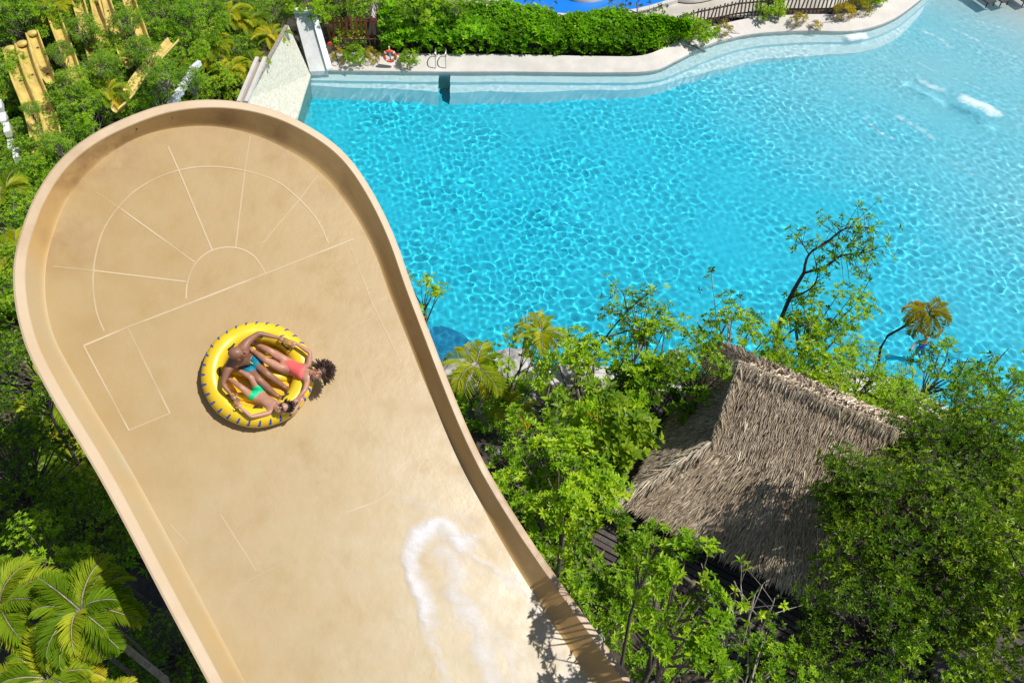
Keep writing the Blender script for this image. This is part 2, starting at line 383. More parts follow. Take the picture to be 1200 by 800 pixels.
for pts, wd, st in FO:
    pp = smooth_path([P(*q, .03) for q in pts], 10); base = len(V); n = len(pp)
    for i, p in enumerate(pp):
        d = pp[min(i + 1, n - 1)] - pp[max(i - 1, 0)]; nn = Vector((-d.y, d.x, 0)).normalized()
        for k in range(7):
            f = (k - 3) / 3; q = p + nn * wd * f; 
            z = float(waves(np.array([q.x]), np.array([q.y]))[0]) + .025
            V.append((q.x, q.y, z)); T.append(st * (1 - f * f) * min(1, 4 * min(i, n - 1 - i) / n + .2))
    Fc += [(base + i * 7 + k, base + i * 7 + k + 1, base + (i + 1) * 7 + k + 1, base + (i + 1) * 7 + k) for i in range(n - 1) for k in range(6)]
tag(link('foam', mesh('foam', V, Fc, M_foam, True, T)), 'white foam streaks along the breaking waves in the shallow end', 'foam', kind='stuff')

# dark blue panel near the slide, its colour painting in shadowed water
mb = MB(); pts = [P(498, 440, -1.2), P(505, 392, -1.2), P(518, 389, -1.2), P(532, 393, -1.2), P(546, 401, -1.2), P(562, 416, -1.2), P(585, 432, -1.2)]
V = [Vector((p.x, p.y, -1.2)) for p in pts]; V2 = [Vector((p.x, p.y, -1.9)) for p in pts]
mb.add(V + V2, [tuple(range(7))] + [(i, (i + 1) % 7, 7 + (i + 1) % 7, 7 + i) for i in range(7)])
o = mb.build('shade_panel', mat('shade_blue', (.0, .22, .40), .7)); o.cycles.is_caustics_receiver = True
tag(o, 'dark blue underwater panel standing in for a shadow beside the tan slide', 'shade patch')

# ------------------------------------------------------------------ the slide
D0 = 13.5
O_ = Vector((0, 0, CAMH)) + ray(300, 435) * D0
TH, PS = R(25), R(32)
bx = Vector((math.cos(PS), math.sin(PS), 0)); ax = Vector((math.cos(TH) * math.sin(PS), -math.cos(TH) * math.cos(PS), -math.sin(TH)))
nx = bx.cross(-ax).normalized()
CV = .010
def SL(px, py, h=0.0):
    """point of the slide's (slightly curved) running surface, raised by h, seen at px,py"""
    d = ray(px, py); C0 = Vector((0, 0, CAMH)); off = h
    for _ in range(6):
        t = ((O_ - C0).dot(nx) + off) / d.dot(nx); p = C0 + d * t
        sv = (p - O_).dot(ax); off = h + CV * sv * sv
    return p
WH = .62
ST = [((351, 1000), (398, 1000)), ((245, 800), (288, 800)), ((190, 697), (231, 692)), ((150, 620), (188, 612)), ((111, 548), (148, 540)), ((75, 490), (112, 482)), ((43, 433), (80, 427)), ((27, 395), (62, 392)),
      ((17, 348), (53, 350)), ((17, 302), (54, 306)), ((29, 260), (64, 270)), ((43, 227), (76, 239)), ((67, 191), (98, 208)), ((100, 163), (124, 184)), ((133, 145), (151, 166)), ((167, 131), (180, 155)), ((202, 121), (212, 149)), ((257, 117), (254, 148)), ((319, 128), (302, 159)),
      ((373, 155), (350, 183)), ((412, 188), (386, 212)), ((444, 239), (419, 257)), ((466, 288), (441, 300)), ((480, 330), (454, 338)), ((503, 390), (476, 393)), ((531, 463), (503, 461)), ((561, 532), (534, 529)),
      ((596, 593), (565, 593)), ((647, 670), (610, 672)), ((742, 800), (694, 800)), ((880, 1000), (824, 1000))]
WHf = lambda x, y: .30 + .10 * sm(120, 300, x) - .05 * sm(420, 520, x)
outer = smooth_path([SL(*a, WHf(*a)) for a, b in ST], 7); inner = smooth_path([SL(*b, 0) for a, b in ST], 7)
# smooth the runs
def relax(p, it=10):
    for _ in range(it):
        p = [p[0]] + [(p[i - 1] + p[i] * 2 + p[i + 1]) / 4 for i in range(1, len(p) - 1)] + [p[-1]]
    return p
outer = relax(outer); inner = relax(inner); N = len(outer)
rimin = []
for i_ in range(N):
    tg = (outer[min(i_ + 1, N - 1)] - outer[max(i_ - 1, 0)]).normalized(); rimin.append(outer[i_] + tg.cross(nx).normalized() * (.15 - .045 * sm(N * .5, N * .7, i_)))

def slidemat(name, base, dark, pale, rough):
    m = bpy.data.materials.new(name); m.use_nodes = True; nt = m.node_tree; b = nt.nodes['Principled BSDF']
    b.inputs['Roughness'].default_value = rough
    tc = nt.nodes.new('ShaderNodeTexCoord'); v = tc.outputs['Object']
    def nz(scale, det=6, rgh=.6, off=0):
        mp = nt.nodes.new('ShaderNodeMapping'); mp.inputs['Location'].default_value = (off, off, 0); nt.links.new(v, mp.inputs[0])
        n = nt.nodes.new('ShaderNodeTexNoise'); n.inputs['Scale'].default_value = scale; n.inputs['Detail'].default_value = det; n.inputs['Roughness'].default_value = rgh
        nt.links.new(mp.outputs[0], n.inputs['Vector']); return n.outputs[0]
    def rng_(x, a, b_, c=0., d=1.):
        mr = nt.nodes.new('ShaderNodeMapRange'); mr.inputs[1].default_value = a; mr.inputs[2].default_value = b_; mr.inputs[3].default_value = c; mr.inputs[4].default_value = d
        nt.links.new(x, mr.inputs[0]); return mr.outputs[0]
    def mix(f, a, b_):
        mx = nt.nodes.new('ShaderNodeMix'); mx.data_type = 'RGBA'; nt.links.new(f, mx.inputs['Factor'])
        for s_, c in (('A', a), ('B', b_)):
            if isinstance(c, tuple): mx.inputs[s_].default_value = (*c, 1)
            else: nt.links.new(c, mx.inputs[s_])
        return mx.outputs['Result']
    c = mix(rng_(nz(.35, 4), .35, .65), dark, base)
    c = mix(rng_(nz(1.1, 8, .7, 5), .52, .75, 0, .5), c, pale)
    c = mix(rng_(nz(9, 6, .7, 9), .60, .75, 0, .35), c, dark)
    at = nt.nodes.new('ShaderNodeAttribute'); at.attribute_name = 'tint'   # pale scale where water runs, dirt deposits, and a paler left wall
    mu = nt.nodes.new('ShaderNodeMath'); mu.operation = 'MULTIPLY'; mu.use_clamp = True; nt.links.new(at.outputs['Fac'], mu.inputs[0]); nt.links.new(rng_(nz(1.5, 10, .7, 2), .3, .66, .25, 1.), mu.inputs[1])
    c = mix(mu.outputs[0], c, (.43, .35, .215))
    ng = nt.nodes.new('ShaderNodeMath'); ng.operation = 'MULTIPLY'; ng.inputs[1].default_value = -1; nt.links.new(at.outputs['Fac'], ng.inputs[0])
    mu3 = nt.nodes.new('ShaderNodeMath'); mu3.operation = 'MULTIPLY'; mu3.use_clamp = True; nt.links.new(ng.outputs[0], mu3.inputs[0]); nt.links.new(rng_(nz(.9, 7, .65, 12), .40, .60), mu3.inputs[1])
    c = mix(mu3.outputs[0], c, (.27, .155, .07))
    nt.links.new(c, b.inputs['Base Color'])
    bp = nt.nodes.new('ShaderNodeBump'); bp.inputs['Strength'].default_value = .25; bp.inputs['Distance'].default_value = .02; nt.links.new(nz(3, 5), bp.inputs['Height']); nt.links.new(bp.outputs[0], b.inputs['Normal'])
    nt.links.new(rng_(nz(1.6, 5), .3, .7, rough - .12, rough + .15), b.inputs['Roughness'])
    return m
M_sf = slidemat('slide_floor_fibreglass', (.39, .272, .12), (.365, .245, .10), (.41, .30, .15), .38)
M_sw = slidemat('slide_wall_fibreglass', (.56, .38, .165), (.46, .28, .10), (.58, .43, .23), .45)
M_sr = slidemat('slide_rim_fibreglass', (.60, .46, .31), (.52, .38, .23), (.64, .53, .39), .5)
slide = empty('water_slide', tuple(O_ - Vector((0, 0, 13))), 'huge open tan water slide bowl with raised rim filling the left side', 'water slide')
so = slide.location.copy()
wetc = SL(560, 720)
def wet(p): 
    v = p - wetc; return .62 * sm(-1.0, 3.2, (p - O_).dot(ax)) + .55 * sm(3.4, .4, abs(v.dot(bx)) * 1.0 + max(0, -v.dot(ax)) * .9)
TOPP = [SL(*q) for q in ((70, 270), (85, 220), (125, 180), (185, 150), (260, 145), (330, 165), (390, 210))]
def stain(p):
    d = min((p - q).length for q in TOPP[:3]); d2 = min((p - q).length for q in TOPP)
    return max(sm(1.0, .1, d) * .85, sm(.8, .1, d2) * .5)
# floor
mb = []; half = N // 2; V = []; T = []; Fc = []; NC = 28
for i in range(half + 1):
    a, b2 = inner[i], inner[N - 1 - i]
    for k in range(NC + 1):
        p = a.lerp(b2, k / NC); V.append(p - so); T.append(wet(p) - stain(p))
Fc = [(i * (NC + 1) + k, i * (NC + 1) + k + 1, (i + 1) * (NC + 1) + k + 1, (i + 1) * (NC + 1) + k) for i in range(half) for k in range(NC)]
link('floor', mesh('floor', V, Fc, M_sf, True, T), slide)
# wall
PR = [(0, 0), (.10, .03), (.24, .14), (.42, .36), (.7, .68), (1, 1)]
V = []; 
for o, i in zip(rimin, inner):
    lat = (o - i) - nx * (o - i).dot(nx)
    for q, h in PR: V.append(i + lat * q + nx * (o - i).dot(nx) * h - so)
k_ = len(PR); Fc = [(i * k_ + k, (i + 1) * k_ + k, (i + 1) * k_ + k + 1, i * k_ + k + 1) for i in range(N - 1) for k in range(k_ - 1)]
link('wall', mesh('wall', V, Fc, M_sw, True, [.9 * sm(.42, .30, (k // len(PR)) / N) - stain(v + so) * 1.5 for k, v in enumerate(V)]), slide)
# rim flange + outer shell down and underside
V = []; T = []
for o, i, q in zip(outer, inner, rimin):
    lat = (q - o).normalized()
    up = nx
    for p in (q, q + up * .015 - lat * .01, o + up * .015 + lat * .02, o - lat * .01, o - up * .09, o - up * .09 + lat * .04, i - lat * .05 - up * .12): V.append(p - so)
Fc = [(i * 7 + k, (i + 1) * 7 + k, (i + 1) * 7 + k + 1, i * 7 + k + 1) for i in range(N - 1) for k in range(6)]
link('rim', mesh('rim', V, Fc, M_sr, False, [-1.0 * sm(.80, .92, (k // 7) / N) - .35 * sm(.5, .4, abs(k / 7 / N - .42) * 4) for k in range(len(V))]), slide)
V = []
for i in range(half + 1):
    a, b2 = inner[i] - nx * .12, inner[N - 1 - i] - nx * .12
    for k in range(9): V.append(a.lerp(b2, k / 8) - so)
link('underside', mesh('underside', V, [(i * 9 + k, (i + 1) * 9 + k, (i + 1) * 9 + k + 1, i * 9 + k + 1) for i in range(half) for k in range(8)], mat('weathered_fibreglass', (.35, .28, .2), .7), True), slide)
# panel joints
m = mat('joint_sealant', (.75, .62, .42), .6); nt_ = m.node_tree; b = nt_.nodes['Principled BSDF']
tcn = nt_.nodes.new('ShaderNodeTexCoord'); nz = nt_.nodes.new('ShaderNodeTexNoise'); nz.inputs['Scale'].default_value = 1.3; nz.inputs['Detail'].default_value = 8; nt_.links.new(tcn.outputs['Object'], nz.inputs[0])
mr = nt_.nodes.new('ShaderNodeMapRange'); mr.inputs[1].default_value = .32; mr.inputs[2].default_value = .55; mr.inputs[3].default_value = .35; nt_.links.new(nz.outputs[0], mr.inputs[0]); 
at = nt_.nodes.new('ShaderNodeAttribute'); at.attribute_name = 'tint'; mu = nt_.nodes.new('ShaderNodeMath'); mu.operation = 'MULTIPLY'; nt_.links.new(mr.outputs[0], mu.inputs[0]); nt_.links.new(at.outputs['Fac'], mu.inputs[1])
nt_.links.new(mu.outputs[0], b.inputs['Alpha']); M_joint = m
def joint(pts, wd=.035, op=.8, name='panel_joint'):
    wd *= .6; op *= .62
    dens = []
    for a, c in zip(pts[:-1], pts[1:]):
        kk = max(2, int(math.hypot(c[0] - a[0], c[1] - a[1]) / 12)); dens += [(a[0] + (c[0] - a[0]) * j / kk, a[1] + (c[1] - a[1]) * j / kk) for j in range(kk)]
    dens.append(pts[-1])
    if len(pts) > 5: dens = [(q.x, q.y) for q in smooth_path([(a, c, 0) for a, c in pts], 6)]
    pp = [SL(x, y, .012) for x, y in dens]; V = []; n = len(pp); T = []
    for i, p in enumerate(pp):
        d = (pp[min(i + 1, n - 1)] - pp[max(i - 1, 0)]).normalized(); sd = d.cross(nx).normalized()
        for k in (-.5, .5): V.append(p + sd * k * wd - so); T.append(op)
    link(name, mesh(name, V, [(2 * i, 2 * i + 1, 2 * i + 3, 2 * i + 2) for i in range(n - 1)], M_joint, False, T), slide)
def arc(cx_, cy_, r, a0, a1, ry=None, n=24):
    return [(cx_ + r * math.cos(R(a0 + (a1 - a0) * i / n)), cy_ - (ry or r) * math.sin(R(a0 + (a1 - a0) * i / n))) for i in range(n + 1)]
joint([(98, 405), (150, 383), (200, 364), (300, 325), (415, 280)], .045, 1)
joint([(218, 350)] + [(219, 335), (224, 318), (232, 305), (245, 295), (262, 290), (280, 291), (295, 298), (304, 308), (311, 320)], .035, .9)
joint([(122, 388), (113, 365), (109, 335), (111, 305), (120, 272), (137, 245), (162, 221), (195, 204), (230, 196), (262, 196), (295, 202), (325, 213), (350, 233), (372, 258), (385, 285)], .035, .75)
joint([(218, 330), (110, 317)], .035, .9); joint([(110, 317), (62, 312)], .03, .4)
joint([(228, 307), (142, 245)], .035, .9); joint([(142, 245), (112, 225)], .03, .4)
joint([(249, 294), (210, 201), (197, 172)], .035, .95)
joint([(276, 290), (287, 198), (293, 160)], .035, .75)
joint([(308, 285), (350, 235), (372, 206)], .03, .7)
joint([(98, 405), (151, 504)], .035, .9); joint([(150, 385), (199, 484)], .035, .85); joint([(151, 504), (199, 484)], .03, .6)
joint([(409, 285), (436, 355), (470, 425)], .03, .5); joint([(404, 390), (440, 475)], .03, .45); joint([(365, 405), (438, 372)], .03, .45)
joint([(405, 600), (440, 588), (488, 557)], .04, .9); joint([(258, 602), (300, 668)], .03, .6); joint([(200, 615), (223, 640)], .03, .5); joint([(290, 680), (330, 660)], .03, .4)
joint([(250, 745), (300, 830)], .03, .6); joint([(500, 520), (560, 650)], .03, .25)
# rim collars and bolts
for i in range(12, N - 8, 9):
    mb = MB(); mb.ball(rimin[i] - so - nx * .09 + (inner[i] - rimin[i]) * .1, .022, 6, 4); mb.build('bolt', M_black, slide)
# steel support frame
for i, (px, py) in enumerate([(150, 300), (330, 260), (250, 480), (400, 470), (360, 680), (490, 640), (480, 860), (690, 860)]):
    p = SL(px, py) - nx * .14; g = ter(p.x, p.y)
    g = -1.9 if inpoly(np.array(p.x), np.array(p.y), pool) else g - .3
    mb = MB(); mb.tube([(p.x, p.y, g), (p.x, p.y, p.z)], .17, 14)
    mb.box((p.x, p.y, g + .15), (.6, .6, .1))
    mb.tube([p + bx * -1.3 - nx * .02 - Vector((0, 0, .1)), p + bx * 1.3 - nx * .02 - Vector((0, 0, .1))], .1, 10)
    mb.build('support_column', M_paint, slide, rel=so)

# running water and white foam at the foot
V = []; T = []; Fc = []
core = [(500, 640), (478, 640), (484, 622), (503, 612), (530, 618)]
FSEG = [([(548, 632), (530, 622), (508, 616), (490, 622), (479, 640), (478, 662), (486, 690), (496, 725)], 22, 1.0), ([(496, 725), (512, 765), (536, 830)], 9, .62), ([(545, 636), (575, 665), (600, 684)], 8, .66),
        ([(600, 672), (618, 690)], 12, .72), ([(524, 650), (535, 690), (556, 730), (572, 775), (590, 850)], 20, .74), ([(560, 720), (600, 770), (620, 840)], 16, .55), ([(632, 700), (650, 760), (690, 850)], 24, .56), ([(470, 585), (500, 596), (560, 606), (590, 640)], 18, .42), ([(520, 640), (560, 700), (620, 780), (650, 860)], 60, .40)]
def foamf(px, py):
    wx = noise.noise(Vector((px * .035, py * .035, 3))) * 12 + noise.noise(Vector((px * .1, py * .1, 5))) * 5; px += wx; py += noise.noise(Vector((px * .04, py * .04, 9))) * 10
    best = 0
    for pts, wd, st in FSEG:
        for a, c in zip(pts[:-1], pts[1:]):
            L2 = (c[0] - a[0]) ** 2 + (c[1] - a[1]) ** 2; t = max(0, min(1, ((px - a[0]) * (c[0] - a[0]) + (py - a[1]) * (c[1] - a[1])) / L2))
            q = math.hypot(px - a[0] - t * (c[0] - a[0]), py - a[1] - t * (c[1] - a[1])) / wd
            if st == 1.0 and math.hypot(px - 560, py - 690) > math.hypot(a[0] + t * (c[0] - a[0]) - 560, a[1] + t * (c[1] - a[1]) - 690): q *= 2.6
            best = max(best, st * math.exp(-q * q))
    return best
gx = list(range(436, 760, 4)); gy = list(range(560, 880, 4)); 
for y in gy:
    for x in gx:
        f = foamf(x, y); nz_ = noise.noise(Vector((x * .07, y * .07, 1)))
        V.append(SL(x, y, .02 + .02 * f * f * (1 + nz_)) - so); T.append(f)
Fc = []
for j in range(len(gy) - 1):
    for i in range(len(gx) - 1):
        x, y = gx[i], gy[j]
        if x < 694 - (800 - y) * .64 - 8 and x > 444 + (y - 560) * 0:
            a = j * len(gx) + i
            if max(T[a], T[a + 1], T[a + len(gx)]) > .03: Fc.append((a, a + 1, a + len(gx) + 1, a + len(gx)))
m = mat('white_water', (.80, .80, .84), .4); nt_ = m.node_tree; b = nt_.nodes['Principled BSDF']
tcn = nt_.nodes.new('ShaderNodeTexCoord'); mpn = nt_.nodes.new('ShaderNodeMapping'); mpn.inputs['Rotation'].default_value = (0, 0, R(-62)); mpn.inputs['Scale'].default_value = (1, 2.4, 1); nt_.links.new(tcn.outputs['Object'], mpn.inputs[0])
nz = nt_.nodes.new('ShaderNodeTexNoise'); nz.inputs['Scale'].default_value = 2.6; nz.inputs['Detail'].default_value = 12; nz.inputs['Roughness'].default_value = .78; nz.inputs['Distortion'].default_value = .6
nt_.links.new(mpn.outputs[0], nz.inputs['Vector'])
at = nt_.nodes.new('ShaderNodeAttribute'); at.attribute_name = 'tint'
m1 = nt_.nodes.new('ShaderNodeMath'); m1.operation = 'ADD'; nt_.links.new(nz.outputs[0], m1.inputs[0]); nt_.links.new(at.outputs['Fac'], m1.inputs[1])
mr = nt_.nodes.new('ShaderNodeMapRange'); mr.inputs[1].default_value = .84; mr.inputs[2].default_value = 1.75; mr.inputs[4].default_value = .8; nt_.links.new(m1.outputs[0], mr.inputs[0]); nt_.links.new(mr.outputs[0], b.inputs['Alpha'])
bp = nt_.nodes.new('ShaderNodeBump'); bp.inputs['Strength'].default_value = .4; bp.inputs['Distance'].default_value = .04; nt_.links.new(nz.outputs[0], bp.inputs['Height']); nt_.links.new(bp.outputs[0], b.inputs['Normal'])
tag(link('white_water', mesh('white_water', [v + so for v in V], Fc, m, True, T)), 'white foaming water running down the lower slide', 'foam', kind='stuff')

# ------------------------------------------------------------------ raft
def ZS(zx, zy, h=0.): return SL(210 + zx / 4.705, 350 + zy / 4.705, h - .11 if h > .2 else h)
RC = ZS(437, 412, .2); RC0 = RC - nx * .2
rr = ((ZS(750, 430, .25) - ZS(128, 400, .25)).length) / 2
MIN = .16; MAJ = rr - MIN
Fr = Matrix((bx, -ax, nx)).transposed()     # raft frame: x across, y upslope, z off the surface
raft = empty('round_raft', tuple(RC0), 'round yellow inflatable raft with blue dashes carrying three riders', 'raft')
raft.rotation_euler = Fr.to_euler()
M_ry = mat('yellow_vinyl', (.78, .58, .03), .32, 1.4, (.76, .50, .02)); M_ro = mat('orange_yellow_vinyl', (.80, .44, .015), .35)
V = []; nu, nv = 72, 20
for i in range(nu):
    a = 2 * math.pi * i / nu
    puff = 1 + .02 * math.cos(a * 9)
    for j in range(nv):
        t = 2 * math.pi * j / nv; V.append(((MAJ + MIN * puff * math.cos(t)) * math.cos(a), (MAJ + MIN * puff * math.cos(t)) * math.sin(a), .17 + MIN * 1.05 * puff * math.sin(t)))
Fc = [(i * nv + j, ((i + 1) % nu) * nv + j, ((i + 1) % nu) * nv + (j + 1) % nv, i * nv + (j + 1) % nv) for i in range(nu) for j in range(nv)]
link('tube', mesh('tube', V, Fc, M_ry, True), raft)
# ribbed floor
V = []; nn_ = 60; rf = MAJ - MIN + .10
for j in range(nn_ + 1):
    for i in range(nn_ + 1):
        u, v = (i / nn_ * 2 - 1), (j / nn_ * 2 - 1)
        x = u * math.sqrt(1 - v * v / 2) * rf; y = v * math.sqrt(1 - u * u / 2) * rf
        r_ = math.hypot(x, y) / rf; q = (x * .55 + y * .83)
        V.append((x, y, .06 + .045 * abs(math.sin(q * 11)) ** .6 * (1 - r_ ** 6) + .03 * r_ ** 4))
link('raft_floor', mesh('raft_floor', V, [(j * (nn_ + 1) + i, j * (nn_ + 1) + i + 1, (j + 1) * (nn_ + 1) + i + 1, (j + 1) * (nn_ + 1) + i) for j in range(nn_) for i in range(nn_)], M_ro, True), raft)
mb = MB()
for sgn in (-.36, .02, .4):
    c = Vector((.83, -.55, 0)).normalized(); pn = Vector((.55, .83, 0)).normalized() * sgn
    ln = math.sqrt(max(.01, (rf * .92) ** 2 - sgn ** 2)) * .95
    mb.tube([pn - c * ln + Vector((0, 0, .08)), pn - c * ln * .5 + Vector((0, 0, .10)), pn + c * ln * .5 + Vector((0, 0, .10)), pn + c * ln + Vector((0, 0, .08))], [.05, .07, .07, .05], 12)
mb.build('floor_beam', M_ry, raft, True)
nd = 32
for i in range(nd):
    a = 2 * math.pi * i / nd; V = []
    for (t, da) in ((.30, -.034), (.42, -.045), (.98, -.006), (1.02, .022), (.55, .010), (.30, -.004)):
        rr_ = MIN * (1 + .02 * math.cos((a + da) * 9)) + .006
        V.append(((MAJ + rr_ * math.cos(t)) * math.cos(a + da), (MAJ + rr_ * math.cos(t)) * math.sin(a + da), .17 + rr_ * 1.05 * math.sin(t)))
    link('printed_dash', mesh('printed_dash', V, [(0, 5, 4, 1), (1, 4, 3, 2)], M_blueband), raft)
for i in range(8):
    a = 2 * math.pi * i / 8 + .35; c = Vector((math.cos(a), math.sin(a), 0)); tg = Vector((-c.y, c.x, 0)); r_ = MAJ - MIN * .62; z = .17 + MIN * .84
    mb = MB(); mb.tube([c * r_ - tg * .07 + Vector((0, 0, z - .02)), c * (r_ - .02) - tg * .04 + Vector((0, 0, z + .03)), c * (r_ - .02) + tg * .04 + Vector((0, 0, z + .03)), c * r_ + tg * .07 + Vector((0, 0, z - .02))], .014, 8)
    mb.build('handle', M_black, raft, True)

# ------------------------------------------------------------------ people
M_skinm = mat('dark_skin', (.30, .145, .09), .45, 14, (.24, .11, .065)); M_sking = mat('tan_skin', (.50, .26, .17), .45, 14, (.42, .20, .13)); M_skinc = mat('light_tan_skin', (.50, .27, .18), .45, 14, (.42, .21, .14))
M_hairb = mat('brown_hair', (.075, .035, .02), .6, 60, (.02, .01, .006)); M_hairk = mat('black_hair', (.02, .012, .01), .45)
M_teal = mat('teal_swim_fabric', (.0, .20, .30), .7); M_coral = mat('coral_swim_fabric', (.85, .14, .13), .6); M_green = mat('green_swim_fabric', (.0, .52, .22), .6)
M_eyed = mat('eye_dark', (.06, .04, .035), .3)
def skin_mesh(chains, sub=2, root=0):
    """chains: list of [(point, radius)...]; points equal by key are welded. returns evaluated mesh data (verts, faces)"""
    pts = []; rad = []; ed = []
    def idx(p, r):
        for i, q in enumerate(pts):
            if (q - p).length < 1e-4: return i
        pts.append(p); rad.append(r); return len(pts) - 1
    for ch in chains:
        prev = None
        for p, r in ch:
            i = idx(Vector(p), r)
            if prev is not None and prev != i: ed.append((prev, i))
            prev = i
    me = bpy.data.meshes.new('tmp'); me.from_pydata([tuple(p) for p in pts], ed, []); ob = bpy.data.objects.new('tmp', me); col.objects.link(ob)
    md = ob.modifiers.new('s', 'SKIN'); md.use_smooth_shade = True
    for i, sv in enumerate(me.skin_vertices[0].data):
        r = rad[i]; sv.radius = r if isinstance(r, tuple) else (r, r); sv.use_root = (i == root)
    ms = ob.modifiers.new('u', 'SUBSURF'); ms.levels = sub; ms.render_levels = sub
    dg = bpy.context.evaluated_depsgraph_get(); ev = ob.evaluated_get(dg); m2 = ev.to_mesh()
    V = [v.co.copy() for v in m2.vertices]; Fc = [tuple(p.vertices) for p in m2.polygons]
    ev.to_mesh_clear(); bpy.data.objects.remove(ob); bpy.data.meshes.remove(me)
    return V, Fc
def frame(d, up):
    d = d.normalized(); s_ = d.cross(up); s_ = s_.normalized() if s_.length > 1e-3 else Vector((1, 0, 0)); u = s_.cross(d).normalized()
    return d, s_, u
def hand(mb, wrist, tip, up, sc_=1., curl=.4):
    d, s_, u = frame(tip - wrist, up)
    M = Matrix((s_, d, u)).transposed()
    mb.ball(wrist + d * .05 * sc_, (.040 * sc_, .052 * sc_, .018 * sc_), 10, 7, M)
    for k, ln in enumerate((.066, .078, .083, .074)):
        o_ = (k - 1.5) * .020 * sc_; b0 = wrist + d * .085 * sc_ + s_ * o_
        p1 = b0 + d * ln * .45 * sc_ + s_ * o_ * .2; p2 = p1 + (d - u * curl).normalized() * ln * .3 * sc_; p3 = p2 + (d - u * curl * 2).normalized() * ln * .28 * sc_
        mb.tube([b0, p1, p2, p3], [.010 * sc_, .009 * sc_, .008 * sc_, .006 * sc_], 7)
    b0 = wrist + d * .025 * sc_ + s_ * -.03 * sc_
    mb.tube([b0, b0 + (d * .6 - s_).normalized() * .04 * sc_, b0 + (d * .6 - s_).normalized() * .045 * sc_ + d * .03 * sc_], [.013 * sc_, .011 * sc_, .008 * sc_], 7)
def foot(mb, ankle, heel_dir, toe_dir, sc_=1.):
    d, s_, u = frame(toe_dir, heel_dir * -1)
    M = Matrix((s_, d, u)).transposed()
    mb.ball(ankle + d * .05 * sc_ - u * .035 * sc_, (.042 * sc_, .115 * sc_, .034 * sc_), 10, 8, M)
    for k in range(5):
        b0 = ankle + d * .14 * sc_ + s_ * (k - 2) * .017 * sc_ - u * .045 * sc_
        mb.tube([b0, b0 + d * (.038 - abs(k - 1) * .003) * sc_], [.011 * sc_, .008 * sc_], 6)
def head_part(mb, c, face, top, sc_=1.):
    """skull + jaw, nose, ears; face = direction the face looks, top = crown direction"""
    f_, s_, t_ = frame(face, top); M = Matrix((s_, f_, t_)).transposed()
    mb.ball(c + t_ * .02 * sc_ - f_ * .01 * sc_, (.076 * sc_, .096 * sc_, .095 * sc_), 18, 12, M)
    mb.ball(c - t_ * .055 * sc_ + f_ * .018 * sc_, (.056 * sc_, .066 * sc_, .066 * sc_), 14, 10, M)
    mb.ball(c - t_ * .012 * sc_ + f_ * .093 * sc_, (.013 * sc_, .018 * sc_, .024 * sc_), 8, 6, M)
    for e_ in (-1, 1):
        mb.ball(c + s_ * e_ * .078 * sc_ - t_ * .01 * sc_, (.010 * sc_, .022 * sc_, .032 * sc_), 8, 6, M)
        mb.ball(c + s_ * e_ * .03 * sc_ + t_ * .028 * sc_ + f_ * .082 * sc_, (.022 * sc_, .010 * sc_, .008 * sc_), 8, 5, M)
    return M
